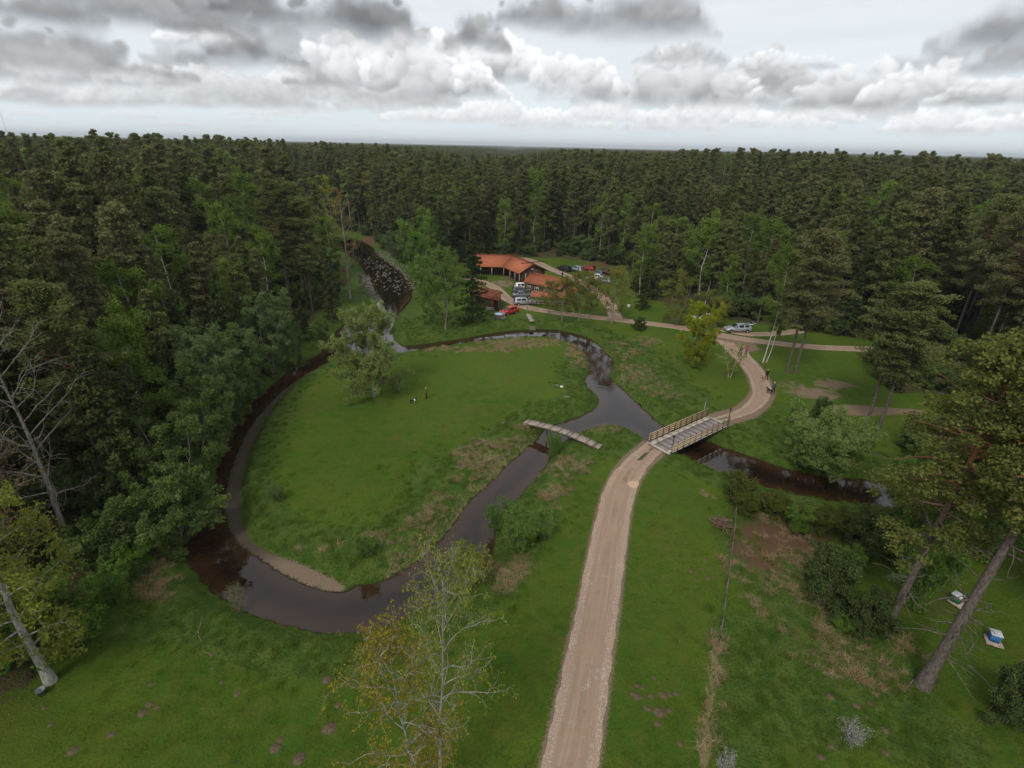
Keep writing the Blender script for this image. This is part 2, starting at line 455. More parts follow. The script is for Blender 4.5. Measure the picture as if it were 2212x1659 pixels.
# ------------------------------------------------------------------ land survey
WZ = -1.2                                       # water level
outer = [(700, 762), (655, 787), (610, 815), (575, 850), (540, 883), (513, 925), (488, 975), (474, 1030), (468, 1090), (440, 1150), (395, 1188),
         (430, 1230), (460, 1265), (500, 1295), (560, 1325), (620, 1345), (700, 1360), (760, 1362), (820, 1352), (880, 1325), (940, 1290), (1000, 1250),
         (1045, 1215), (1062, 1170), (1062, 1130), (1088, 1095), (1130, 1055), (1163, 1020), (1188, 982), (1205, 958), (1228, 942), (1262, 928),
         (1300, 920), (1345, 922), (1378, 936), (1402, 952), (1440, 975), (1485, 985), (1515, 1003), (1560, 1020), (1600, 1040), (1680, 1060), (1750, 1075), (1890, 1090),
         (2050, 1120), (2300, 1180), (2600, 1240), (2600, 1130), (2300, 1090), (2050, 1055),
         (1890, 1040), (1800, 1037), (1700, 1017), (1640, 997), (1590, 980), (1540, 962), (1500, 948), (1440, 928), (1420, 915), (1390, 890), (1370, 870),
         (1335, 837), (1308, 812), (1324, 790), (1308, 765), (1282, 737), (1240, 721), (1190, 712), (1120, 714), (1060, 722), (1000, 734), (940, 742), (880, 750),
         (850, 742), (842, 715), (850, 690), (868, 668), (886, 648), (888, 620), (878, 597), (850, 575), (815, 550), (800, 530), (760, 512), (690, 512), (560, 505), (560, 525), (690, 532),
         (745, 545), (775, 565), (795, 595), (803, 625), (822, 655), (790, 680), (745, 700), (718, 730)]
island = [(705, 785), (665, 807), (630, 830), (600, 852), (568, 887), (541, 922), (515, 972), (497, 1022), (485, 1080), (487, 1120), (502, 1160), (535, 1192),
          (575, 1217), (615, 1242), (665, 1267), (735, 1282), (762, 1272), (800, 1272), (850, 1257), (890, 1233), (930, 1198), (970, 1160), (1010, 1100), (1050, 1060), (1090, 1020),
          (1128, 985), (1163, 957), (1180, 932), (1210, 917), (1262, 902), (1290, 885), (1300, 868), (1290, 850), (1272, 835), (1270, 820), (1280, 800), (1275, 775),
          (1252, 751), (1220, 739), (1170, 731), (1090, 734), (1000, 746), (930, 756), (880, 764), (830, 772), (770, 768), (730, 772)]
beach = [(705, 785), (665, 807), (630, 830), (600, 852), (568, 887), (541, 922), (515, 972), (497, 1022), (485, 1080), (487, 1120), (502, 1160), (535, 1192),
         (575, 1217), (615, 1242), (665, 1267), (735, 1282), (748, 1268), (700, 1243), (640, 1217), (575, 1192), (540, 1168), (524, 1130), (520, 1080), (528, 1020), (544, 970), (566, 918),
         (593, 880), (622, 846), (662, 817), (700, 797)]


def chaikin(P, n=1):
    P = np.asarray(P, float)
    for _ in range(n):
        Q = np.roll(P, -1, 0); P = np.stack([.75 * P + .25 * Q, .25 * P + .75 * Q], 1).reshape(-1, 2)
    return P


def topoly(px, z): a = np.array(px, float); return np.stack(D(a[:, 0], a[:, 1], z), 1)


P_OUT, P_ISL, P_BEACH = chaikin(topoly(outer, WZ)), chaikin(topoly(island, WZ)), topoly(beach, WZ + .15)


def sdist(P, X, Y):
    """signed distance to a polygon, negative inside"""
    d2 = np.full(X.shape, 1e18); ins = np.zeros(X.shape, bool)
    Q = np.roll(P, -1, 0)
    for (x0, y0), (x1, y1) in zip(P, Q):
        ex, ey = x1 - x0, y1 - y0; L2 = ex * ex + ey * ey + 1e-12
        t = np.clip(((X - x0) * ex + (Y - y0) * ey) / L2, 0, 1)
        d2 = np.minimum(d2, (X - x0 - t * ex) ** 2 + (Y - y0 - t * ey) ** 2)
        c = (y0 > Y) != (y1 > Y)
        if ey != 0: ins ^= c & (X < (Y - y0) * ex / ey + x0)
    return np.where(ins, -1, 1) * np.sqrt(d2)


def ldist(P, X, Y):
    d2 = np.full(X.shape, 1e18)
    for (x0, y0), (x1, y1) in zip(P[:-1], P[1:]):
        ex, ey = x1 - x0, y1 - y0; L2 = ex * ex + ey * ey + 1e-12
        t = np.clip(((X - x0) * ex + (Y - y0) * ey) / L2, 0, 1)
        d2 = np.minimum(d2, (X - x0 - t * ex) ** 2 + (Y - y0 - t * ey) ** 2)
    return np.sqrt(d2)


def wdist(X, Y):
    """distance from the water's edge, positive on land"""
    X = np.asarray(X, float); Y = np.asarray(Y, float); out = np.full(X.shape, 60.0)
    near = (X > -90) & (X < 150) & (Y > 0) & (Y < 230)
    if near.any():
        x, y = X[near], Y[near]
        out[near] = np.maximum(sdist(P_OUT, x, y), -sdist(P_ISL, x, y))
    return out


def ground(X, Y, ws=None, be=None):
    X = np.asarray(X, float); Y = np.asarray(Y, float)
    if ws is None: ws = wdist(X, Y)
    w = ws + .35 * (fbm(X * .9 + 300, Y * .9 + 300, 500, 3) - .5) * 1.6
    far = sst(2, 26, ws)
    z = .25 * (fbm(X * .09 + 90, Y * .09 + 90, 510, 3) - .5) * sst(1, 8, ws)
    z = z + far * (3.2 * sst(28, 52, -X) + 2.2 * sst(52, 130, -X) * sst(20, 60, Y))
    z = z + far * (3.0 * sst(152, 185, Y) * sst(0, 30, X) + 2.0 * sst(150, 220, Y))
    z = z + far * 2.0 * sst(55, 100, X) * sst(75, 120, Y)
    z = z + 1.5 * (fbm(X * .012 + 7, Y * .012 + 7, 520, 3) - .5) * sst(150, 300, np.hypot(X, Y))
    z = z + 14 * (fbm(X * .0006 + 3, Y * .0006 + 3, 530, 3) - .5) * sst(1200, 5000, np.hypot(X, Y))
    if be is None:
        be = np.full(X.shape, 9.0); near = (X > -40) & (X < 5) & (Y > 15) & (Y < 100)
        if near.any(): be[near] = sdist(P_BEACH, X[near], Y[near])
    bank = sst(-.1, 2.3, w)
    zz = WZ - .12 + (z - WZ + .12) * bank
    k_ = sst(1.0, -.1, be); zz = zz * (1 - k_) + (WZ + .10 + .10 * np.clip(ws, 0, 2.5)) * k_
    w2 = w * (1 - k_) + ws * k_
    return np.where(w2 < 0, WZ - .12 * (1 - k_) - .9 * sst(0, 2.0, -w2), zz)


def gz(x, y): return float(ground(np.array([x]), np.array([y]))[0])


def G(px, py, dz=0.0):
    """the point of the land seen at a survey position"""
    z = 0.0
    for _ in range(5):
        x, y = D(px, py, z + dz); z = gz(x, y)
    return float(x), float(y), z


def top_at(px, py, h):
    """where a plant of height h stands if its top is seen there"""
    z = 0.0
    for _ in range(6):
        x, y = D(px, py, z + h); z = gz(x, y)
    return float(x), float(y), z


def h_for(x, y, z, py):
    lo, hi = .2, 45.0
    for _ in range(30):
        m = (lo + hi) / 2
        if proj(x, y, z + m)[1] > py: lo = m
        else: hi = m
    return lo


def axis(a, b, st, lim0, lim1):
    core = np.arange(a, b + st / 2, st); lo, hi = [], []
    s_, v = st, a
    while v > lim0: s_ *= 1.13; v -= s_; lo.append(v)
    s_, v = st, b
    while v < lim1: s_ *= 1.13; v += s_; hi.append(v)
    return np.concatenate([np.array(lo[::-1]), core, np.array(hi)])


gx = axis(-62, 72, .42, -14000, 14000); gy = axis(12, 182, .42, -2500, 16000)
GX, GY = np.meshgrid(gx, gy)
WS = wdist(GX, GY)
BE = np.full(GX.shape, 9.0); nr = (GX > -40) & (GX < 5) & (GY > 15) & (GY < 100); BE[nr] = sdist(P_BEACH, GX[nr], GY[nr])
GZ = ground(GX, GY, WS, BE)

# roads (edges as surveyed)
road_L = [(1150, 1720), (1162, 1659), (1195, 1530), (1222, 1410), (1247, 1300), (1266, 1200), (1288, 1105), (1300, 1060), (1322, 1020), (1350, 990), (1380, 968), (1412, 955)]
road_R = [(1287, 1720), (1296, 1659), (1312, 1530), (1326, 1410), (1342, 1300), (1353, 1200), (1364, 1110), (1374, 1070), (1386, 1035), (1402, 1005), (1425, 983), (1452, 974)]
road2_L = [(1530, 906), (1548, 900), (1590, 888), (1615, 868), (1626, 848), (1618, 815), (1592, 780), (1562, 752), (1545, 733)]
road2_R = [(1565, 912), (1580, 908), (1628, 893), (1657, 872), (1672, 846), (1657, 812), (1642, 790), (1622, 768), (1612, 748)]
track = [(2060, 752), (1940, 756), (1840, 753), (1760, 750), (1690, 743), (1620, 735), (1560, 725), (1500, 712), (1440, 703), (1370, 695), (1290, 686), (1210, 676), (1150, 668), (1115, 657), (1090, 642), (1072, 622), (1040, 608), (1008, 600)]
track2 = [(1130, 558), (1160, 566), (1192, 582), (1222, 594), (1262, 612), (1300, 640), (1320, 660), (1330, 686)]
spur = [(1800, 700), (1720, 716), (1660, 722), (1610, 722), (1560, 712)]
sandpath = [(1745, 885), (1790, 884), (1850, 886), (1905, 889), (1975, 888), (2060, 880)]


def cen(px): return np.array([G(*p)[:2] for p in px])


C_MAIN = (cen(road_L) + cen(road_R)) / 2; C_R2 = (cen(road2_L) + cen(road2_R)) / 2
C_TR, C_T2, C_SP, C_SA = cen(track), cen(track2), cen(spur), cen(sandpath)
RD = np.full(GX.shape, 50.0)
box_ = (GX > -40) & (GX < 110) & (GY > 8) & (GY < 200)
rx, ry = GX[box_], GY[box_]
RD[box_] = np.minimum.reduce([ldist(C_MAIN, rx, ry) - 1.7, ldist(C_R2, rx, ry) - 1.7, ldist(C_TR, rx, ry) - 1.4, ldist(C_T2, rx, ry) - 1.5, ldist(C_SP, rx, ry) - 1.2])


def blob(M, px, py, rx_, ry_, s=1.0, rot=0.0):
    x0, y0, _ = G(px, py)
    c_, s_ = cos(rot), sin(rot); X = GX - x0; Y = GY - y0
    u = (X * c_ + Y * s_) / rx_; v = (-X * s_ + Y * c_) / ry_
    np.maximum(M, s * np.exp(-(u * u + v * v) ** 1.5), out=M)


# clearing: inside it the forest does not stand
clear = [(-420, 1560), (60, 1500), (175, 1290), (330, 1200), (395, 1150), (430, 1060), (470, 950), (530, 850), (590, 780), (640, 735), (650, 700), (700, 668), (735, 640),
         (728, 590), (705, 548), (640, 535), (640, 500), (760, 500), (800, 512), (835, 545), (880, 570), (900, 600), (935, 610), (965, 575), (1040, 556), (1120, 554), (1190, 558), (1300, 566),
         (1352, 585), (1372, 640), (1440, 655), (1500, 668), (1560, 690), (1640, 700), (1720, 712), (1850, 730), (1960, 745), (1900, 770), (1880, 810), (1935, 850), (2080, 850), (2120, 900), (1960, 960),
         (1960, 1040), (2300, 1100), (2700, 1300), (2900, 1700), (2300, 2600), (-600, 2600)]
P_CLR = np.array([G(*p)[:2] for p in clear[:-2]] + [(60, -40), (-60, -40)])
CL = np.full(GX.shape, 40.0); b2 = (GX > -120) & (GX < 150) & (GY > -60) & (GY < 260); CL[b2] = sdist(P_CLR, GX[b2], GY[b2])
forest = sst(-3, 3, CL)
dry = np.zeros(GX.shape); rough = np.zeros(GX.shape); dirt = np.zeros(GX.shape); red = np.zeros(GX.shape)
rough = np.maximum(rough, sst(6.5, 3.0, WS) * (BE > .3))
ISL = np.full(GX.shape, 40.0); ISL[nr | box_] = sdist(P_ISL, GX[nr | box_], GY[nr | box_])
wl = (ISL < 0) & (GX < -6) & (GY > 45)
rough[wl] = np.maximum(rough[wl] * .6, sst(3.5, 1.5, WS[wl]))
rough = np.where((ISL < 0) & (GY > 80), sst(3.6, 1.6, WS) * .8, rough)
for a_ in [(1180, 1010, 4, 3), (1130, 1110, 3.5, 4), (1090, 1200, 2.5, 3.5), (1350, 940, 3, 2), (1300, 960, 4, 2.5), (1240, 1000, 3, 2), (1400, 800, 6, 8), (1360, 760, 5, 8), (1450, 850, 6, 5), (1700, 1250, 4.5, 7),
           (1640, 1180, 3.5, 5), (1750, 1400, 5, 4), (1850, 1450, 5, 4), (700, 1230, 6, 3), (840, 1180, 7, 3.5), (980, 1040, 5, 6), (330, 1300, 5, 4), (250, 1250, 5, 4), (1600, 900, 4, 3), (900, 700, 10, 8), (1700, 960, 8, 5), (780, 620, 6, 20), (660, 740, 6, 6)]:
    blob(rough, *a_)
for a_ in [(1085, 1015, 2.6, 4.5, .9, -.6), (1020, 1100, 1.8, 4, .95, -.6), (960, 1090, 2.4, 3.5, .6, -.6), (1130, 965, 2, 2, .8), (900, 1200, 3, 1.6, .6), (985, 1150, 1.2, 2.2, .9, -.6), (1040, 985, 2.5, 3, .7, -.4), (900, 1190, 3, 1.6, .5), (820, 1170, 3.5, 1.3, .5), (640, 1200, 3, 1, .35), (1230, 1010, 3, 1.8, .75),
           (1195, 1060, 1.6, 2.6, .7), (1100, 1240, 2, 1.6, .8), (1060, 1225, 1.6, 1, .7), (1370, 810, 3, 5, .7), (1410, 840, 3.5, 3, .65), (1350, 760, 3, 5, .4), (1130, 743, 9, 2.2, .8), (1250, 770, 2, 5, .8), (1010, 755, 8, 1.6, .6), (1290, 930, 2.2, 1, .7),
           (1680, 1160, 2.6, 4.0, .95), (1640, 1210, 2.4, 3.0, .8), (1720, 1200, 2.5, 3.0, .8), (1700, 1300, 3.5, 2.5, .6), (1780, 1370, 4, 2, .5), (1840, 1440, 4, 1.6, .6), (1580, 1240, 1, 3, .3), (300, 1230, 3, 1.5, .6), (340, 1270, 2, 1.4, .5), (800, 1370, 3, .6, .4), (1900, 1400, 3, 2, .5), (1400, 740, 3, 3, .4),
           (1530, 1060, .9, 1.6, .45), (1620, 985, 3, 1, .5)]:
    blob(dry, *a_)
for a_ in [(1690, 1158, 5.5, 3.0, 1), (1640, 1195, 3.2, 3.0, .9), (1760, 1180, 3.0, 2.0, .8), (250, 1210, 3, 1.4, .8), (430, 1270, 1.5, 1, .3), (315, 1270, 1.5, 1, .4), (640, 700, 3, 8, 1), (785, 525, 5, 16, 1), (1340, 565, 14, 14, .9), (1460, 660, 6, 10, .5), (690, 745, 5, 1, .8), (1700, 815, 4, 3, .5), (2150, 780, 8, 4, .7)]:
    blob(red, *a_)
for a_ in [(1850, 886, 6.5, 1.7, 1), (1920, 888, 6, 1.1, 1), (1790, 884, 2.5, 1.0, 1), (1760, 850, 5, 3, .62), (1800, 830, 4, 2.5, .6), (1085, 612, 5, 6, .55), (1110, 600, 6, 4, .5), (1270, 605, 4, 4, .4), (1600, 745, 3.5, 4, .85), (1560, 735, 2.5, 3, .7), (1720, 840, 4, 4, .5), (1250, 652, 6, 3, .35), (1085, 1233, .7, .5, .7),
           (1555, 1020, .6, 1.3, .35)]:
    blob(dirt, *a_)

DL = ldist(np.array([G(*p)[:2] for p in [(1552, 1380), (1543, 1420), (1540, 1480), (1530, 1540), (1526, 1600), (1520, 1665)]]), GX[box_], GY[box_])
dry[box_] = np.maximum(dry[box_], .95 * np.exp(-(DL / .45) ** 2))
DI = ldist(np.array([G(*p)[:2] for p in [(1150, 962), (1092, 1008), (1035, 1068), (985, 1140), (930, 1192), (860, 1225)]]), GX[box_], GY[box_])
dry[box_] = np.maximum(dry[box_], np.where(ISL[box_] < 0, .78 * np.exp(-(DI / 2.3) ** 2), 0)); rough[box_] = np.maximum(rough[box_], np.where(ISL[box_] < 0, sst(6.5, 4.5, DI), 0))
for a_ in [(1640, 1200, 3.6, 6, .62), (1700, 1180, 4, 4, .6), (1760, 1400, 5, 4, .5), (1660, 1330, 4, 5, .42), (1860, 1460, 5, 2.5, .5)]: blob(red, *a_)
for a_ in [(1640, 1480, 2.5, 2.5), (1600, 1560, 2, 3), (1750, 1560, 3, 2), (1900, 1520, 4, 2.5), (2000, 1600, 4, 2), (1620, 1420, 3, 4)]: blob(rough, *a_)
# ------------------------------------------------------------------ ground material
m = NT('ground')
P = m.pos()
nA = m.noise(.09, 3, .5, P); nB = m.noise(.8, 4, .6, P); nC = m.noise(6.5, 4, .65, P); nD = m.noise(22, 3, .7, P); nS = m.noise(2.2, 5, .7, m.pos((1, .45, 1)), 1.2)
lawn = m.mix(m.ss(nA, .35, .65), (.052, .112, .009), (.090, .144, .011))
lawn = m.mix(m.ss(nB, .35, .7), lawn, (.100, .128, .014))
lawn = m.mix(m.ss(nC, .35, .8, 0, .6), lawn, (.024, .054, .006))
lawn = m.mix(m.math('MULTIPLY', m.ss(m.noise(.22, 5, .65, P, .8), .52, .72), .6), lawn, (.105, .098, .024))
lawn = m.mix(m.ss(nD, .66, .8, 0, .55), lawn, (.12, .14, .03))
lawn = m.mix(m.ss(m.noise(1.7, 5, .7, P, .4), .54, .66, 0, .6), lawn, (.030, .074, .010))
lawn = m.mix(m.ss(m.noise(.13, 2, .5, m.pos((1, .25, 1))), .5, .62, 0, .35), lawn, (.055, .11, .010))
ro = m.mix(m.ss(nB, .35, .65), (.050, .098, .012), (.096, .140, .022))
ro = m.mix(m.ss(nC, .4, .72, 0, .8), ro, (.018, .036, .008))
ro = m.mix(m.ss(nS, .60, .72, 0, .5), ro, (.16, .14, .06))
col = m.mix(m.ss(m.math('ADD', m.attr('rough'), m.math('MULTIPLY', m.math('SUBTRACT', nB, .5), .7)), .3, .6), lawn, ro)
dr = m.mix(nC, (.15, .105, .052), (.36, .28, .16))
dm = m.math('MULTIPLY', m.ss(m.math('ADD', m.attr('dry'), m.math('MULTIPLY', m.math('SUBTRACT', nS, .5), 2.6)), .62, 1.05), .8)
col = m.mix(dm, col, dr)
rd = m.mix(nC, (.075, .038, .022), (.17, .095, .058))
col = m.mix(m.ss(m.math('ADD', m.attr('red'), m.math('MULTIPLY', m.math('SUBTRACT', nS, .5), 2.0)), .5, .9), col, rd)
fl = m.mix(m.ss(nB, .35, .65), (.055, .070, .018), (.098, .066, .038)); fl = m.mix(m.ss(nC, .45, .7), fl, (.035, .028, .015))
dist_ = m.n('ShaderNodeVectorMath', operation='LENGTH'); m.put(dist_.inputs[0], P)
fl = m.mix(m.ss(dist_.outputs['Value'], 1200, 2500), fl, m.mix(m.ss(m.noise(.004, 5, .6, P), .56, .60), (.026, .036, .018), (.09, .13, .05)))
col = m.mix(m.ss(m.math('ADD', m.attr('forest'), m.math('MULTIPLY', m.math('SUBTRACT', nB, .5), .8)), .4, .7), col, fl)
di = m.mix(nC, (.17, .115, .075), (.27, .19, .13)); di = m.mix(m.ss(nD, .55, .75), di, (.33, .26, .20))
col = m.mix(m.ss(m.math('ADD', m.attr('dirt'), m.math('MULTIPLY', m.math('SUBTRACT', nB, .5), .9)), .35, .62), col, di)
col = m.mix(m.ss(m.math('ADD', m.attr('rd'), m.math('MULTIPLY', m.math('SUBTRACT', nC, .5), .9)), .10, -.15), col, di)
mud = m.mix(nC, (.065, .050, .036), (.125, .098, .074)); sand = m.mix(nC, (.18, .13, .088), (.27, .20, .14))
sp = m.n('ShaderNodeSeparateXYZ'); m.put(sp.inputs[0], P)
mud = m.mix(m.math('MULTIPLY', m.ss(sp.outputs[1], 36, 33.5), m.ss(sp.outputs[0], -24, -19)), mud, sand)
col = m.mix(m.ss(m.math('ADD', m.attr('be'), m.math('MULTIPLY', m.math('SUBTRACT', nC, .5), .9)), .15, -.15), col, mud)
wet = m.ss(m.math('ADD', sp.outputs[2], m.math('MULTIPLY', m.math('SUBTRACT', nC, .5), .3)), WZ + .10, WZ + .0)
col = m.mix(wet, col, m.mix(nC, (.022, .014, .008), (.045, .028, .016)))
hgt = m.math('ADD', m.math('MULTIPLY', nC, .7), m.math('ADD', m.math('MULTIPLY', nD, .35), m.math('MULTIPLY', nB, .8)))
m.bsdf(col, .95, .12, 0, m.bump(hgt, .35, .8))
M_GROUND = m.m
ny_, nx_ = GX.shape
idx = np.arange(ny_ * nx_).reshape(ny_, nx_)
Fq = np.stack([idx[:-1, :-1], idx[:-1, 1:], idx[1:, 1:], idx[1:, :-1]], -1).reshape(-1, 4)
gme = mesh('ground', np.stack([GX, GY, GZ], -1), Fq, [M_GROUND], True,
           dict(rough=rough, dry=dry, dirt=dirt, red=red, forest=forest, rd=np.clip(RD, -5, 5), be=np.clip(BE, -5, 5)))
tag(link('ground', gme), 'mown meadow, rough grass and forest floor either side of the river', kind='structure')

# water
m = NT('river_water')
n1 = m.noise(.9, 3, .5, m.pos((1, 1.4, 1))); n2 = m.noise(5, 2, .5, m.pos())
spy = m.n('ShaderNodeSeparateXYZ'); m.put(spy.inputs[0], m.pos())
depth = m.attr('depth')
wc = m.mix(m.ss(depth, 0.0, 1.0), (.034, .017, .008), (.010, .0055, .0035))
m.bsdf(wc, .035, .5, 0, m.bump(m.math('ADD', n1, m.math('MULTIPLY', n2, .15)), .022, .5), IOR=1.46)
wx_ = np.arange(-75, 130, 1.0); wy_ = np.arange(20, 205, 1.0); WX, WY = np.meshgrid(wx_, wy_)
wsd = wdist(WX, WY); keep = wsd < 3.0
ii = np.arange(WX.size).reshape(WX.shape)
kq = keep[:-1, :-1] & keep[1:, 1:] & keep[:-1, 1:] & keep[1:, :-1]
wf = np.stack([ii[:-1, :-1], ii[:-1, 1:], ii[1:, 1:], ii[1:, :-1]], -1)[kq]
usd = np.unique(wf); rem = np.full(WX.size, -1); rem[usd] = np.arange(len(usd))
wme = mesh('river', np.stack([WX.ravel()[usd], WY.ravel()[usd], np.full(len(usd), WZ)], 1), rem[wf], [m.m], True, dict(depth=np.clip(-wsd.ravel()[usd] / 2.2, 0, 1)))
tag(link('river', wme), 'dark peaty river looping round the meadow', kind='structure')

# ------------------------------------------------------------------ roads
m = NT('gravel_road')
P = m.pos(); u = m.attr('u'); nB = m.noise(.7, 4, .6, P); nC = m.noise(7, 4, .65, P); nD = m.noise(28, 3, .7, P); nE = m.noise(.25, 3, .6, P)
cv_ = m.n('ShaderNodeCombineXYZ'); m.put(cv_.inputs[0], m.math('MULTIPLY', m.attr('u'), 7.0)); m.put(cv_.inputs[1], m.math('MULTIPLY', m.attr('v'), .10)); nL = m.noise(1.0, 4, .6, cv_.outputs[0])
nG = m.noise(11, 3, .8, P)
base = m.mix(nC, (.275, .180, .125), (.350, .240, .170))
base = m.mix(m.ss(nL, .50, .64, 0, .38), base, (.40, .31, .235))
base = m.mix(m.ss(nL, .46, .34, 0, .4), base, (.235, .150, .105))
base = m.mix(m.ss(nB, .4, .7), base, (.325, .225, .150))
base = m.mix(m.ss(m.noise(1.3, 4, .7, P, .5), .60, .70, 0, .55), base, (.20, .145, .105))
au = m.math('ABSOLUTE', u)
grav = m.math('MULTIPLY', m.ss(nG, .50, .62), m.ss(m.math('ADD', au, m.math('MULTIPLY', m.math('SUBTRACT', nB, .5), .5)), .45, .78, .10, .95))
base = m.mix(grav, base, (.48, .41, .35))
base = m.mix(m.math('MULTIPLY', m.ss(m.noise(.55, 3, .6, P), .60, .68), m.ss(nG, .46, .6, 0, .9)), base, (.50, .44, .38))
rut = m.math('MULTIPLY', m.ss(m.math('ABSOLUTE', m.math('SUBTRACT', m.math('ADD', au, m.math('MULTIPLY', m.math('SUBTRACT', nE, .5), .5)), .45)), .20, .04), m.ss(nB, .35, .7, .05, .5))
base = m.mix(rut, base, (.245, .175, .125))
gr = m.math('MULTIPLY', m.math('MULTIPLY', m.attr('grass'), m.ss(nE, .40, .60)), m.ss(m.math('ADD', m.math('SUBTRACT', .22, au), m.math('MULTIPLY', m.math('SUBTRACT', nC, .5), .6)), .02, .12))
base = m.mix(gr, base, m.mix(nD, (.03, .055, .012), (.08, .10, .03)))
sx_, sy_, _ = G(1370, 1047); vd = m.n('ShaderNodeVectorMath', operation='DISTANCE'); m.put(vd.inputs[0], P); vd.inputs[1].default_value = (sx_, sy_, 0)
base = m.mix(m.ss(m.math('ADD', vd.outputs['Value'], m.math('MULTIPLY', m.math('SUBTRACT', nC, .5), .3)), .72, .58), base, (.50, .36, .23))
edge = m.ss(m.math('ADD', au, m.math('MULTIPLY', m.math('SUBTRACT', nC, .5), .36)), .93, 1.0, 0, .9)
base = m.mix(edge, base, m.mix(nD, (.06, .075, .022), (.13, .11, .06)))
m.bsdf(base, .95, .1, 0, m.bump(m.math('ADD', nC, nD), .05, .7))
M_ROAD = m.m


def ribbon(name, A, B, label, grass=0.0, wid=None, mat=M_ROAD, lift=.035):
    A = np.array(A); B = np.array(B)

    def res(P_, n):
        d = np.r_[0, np.cumsum(np.linalg.norm(np.diff(P_, axis=0), axis=1))]; t = np.linspace(0, d[-1], n)
        Q = np.stack([np.interp(t, d, P_[:, k]) for k in range(2)], 1)
        for _ in range(4): Q[1:-1] = .25 * Q[:-2] + .5 * Q[1:-1] + .25 * Q[2:]
        return Q
    d = np.linalg.norm(np.diff((A + B) / 2, axis=0), axis=1).sum(); n = max(int(d / .45), 8)
    # resample both edges against the same parameter
    tt = np.r_[0, np.cumsum(np.linalg.norm(np.diff((A + B) / 2, axis=0), axis=1))]; q = np.linspace(0, tt[-1], n)
    A2 = np.stack([np.interp(q, tt, A[:, k]) for k in range(2)], 1); B2 = np.stack([np.interp(q, tt, B[:, k]) for k in range(2)], 1)
    for _ in range(10):
        for Q in (A2, B2): Q[1:-1] = .25 * Q[:-2] + .5 * Q[1:-1] + .25 * Q[2:]
    k = 15; s_ = np.linspace(0, 1, k)
    W_ = A2[:, None] * (1 - s_)[None, :, None] + B2[:, None] * s_[None, :, None]
    dirv = B2 - A2; dirv /= np.linalg.norm(dirv, axis=1)[:, None]
    j0 = (fbm(q * 1.5, q * 0 + 3, 600, 4) - .5) * .5; j1 = (fbm(q * 1.5, q * 0 + 33, 610, 4) - .5) * .5
    W_[:, 0] += dirv * j0[:, None]; W_[:, -1] += dirv * j1[:, None]
    Z = ground(W_[..., 0], W_[..., 1])
    dip = lift - .09 * np.exp(-((np.abs(s_ * 2 - 1) - .45) / .14) ** 2) * .35
    Z = Z + dip[None, :]; Z[:, 0] -= lift + .03; Z[:, -1] -= lift + .03
    ix = np.arange(n * k).reshape(n, k)
    fc = np.stack([ix[:-1, :-1], ix[:-1, 1:], ix[1:, 1:], ix[1:, :-1]], -1).reshape(-1, 4)
    u_ = np.broadcast_to(s_ * 2 - 1, (n, k))
    me = mesh(name, np.concatenate([W_, Z[..., None]], -1), fc, [mat], True, dict(u=u_, v=np.broadcast_to(q[:, None], (n, k)), grass=np.broadcast_to(np.asarray(grass(q / q[-1])).reshape(-1, 1) if callable(grass) else grass, (n, k))))
    return tag(link(name, me), label, kind='structure')


def offset(C_, w):
    T = np.gradient(C_, axis=0); T /= np.linalg.norm(T, axis=1)[:, None]; N = np.stack([-T[:, 1], T[:, 0]], 1)
    return C_ + N * w, C_ - N * w


def dens(C_, n=60):
    d = np.r_[0, np.cumsum(np.linalg.norm(np.diff(C_, axis=0), axis=1))]; t = np.linspace(0, d[-1], n)
    Q = np.stack([np.interp(t, d, C_[:, k]) for k in range(2)], 1)
    for _ in range(3): Q[1:-1] = .25 * Q[:-2] + .5 * Q[1:-1] + .25 * Q[2:]
    return Q


ribbon('gravel_road', cen(road_L), cen(road_R), 'pale gravel road running from below up to the bridge', lambda t: .15 + 1.1 * sst(.62, .85, t))
ribbon('gravel_road', cen(road2_L), cen(road2_R), 'gravel road curving away beyond the bridge', lambda t: .2 + 1.0 * sst(.25, .0, t))
ribbon('dirt_track', *offset(dens(C_TR), 1.35), 'dirt track passing the yard and the forest edge', .45, lift=.025)
ribbon('dirt_track', *offset(dens(C_T2), 1.3), 'dirt track to the parked cars behind the cabin', .5, lift=.03)
ribbon('dirt_track', *offset(dens(C_SP), 1.1), 'upper rut of the dirt track beside the silver car', .5, lift=.045)

# ------------------------------------------------------------------ vegetation
def gen(seed): return np.random.default_rng(seed)


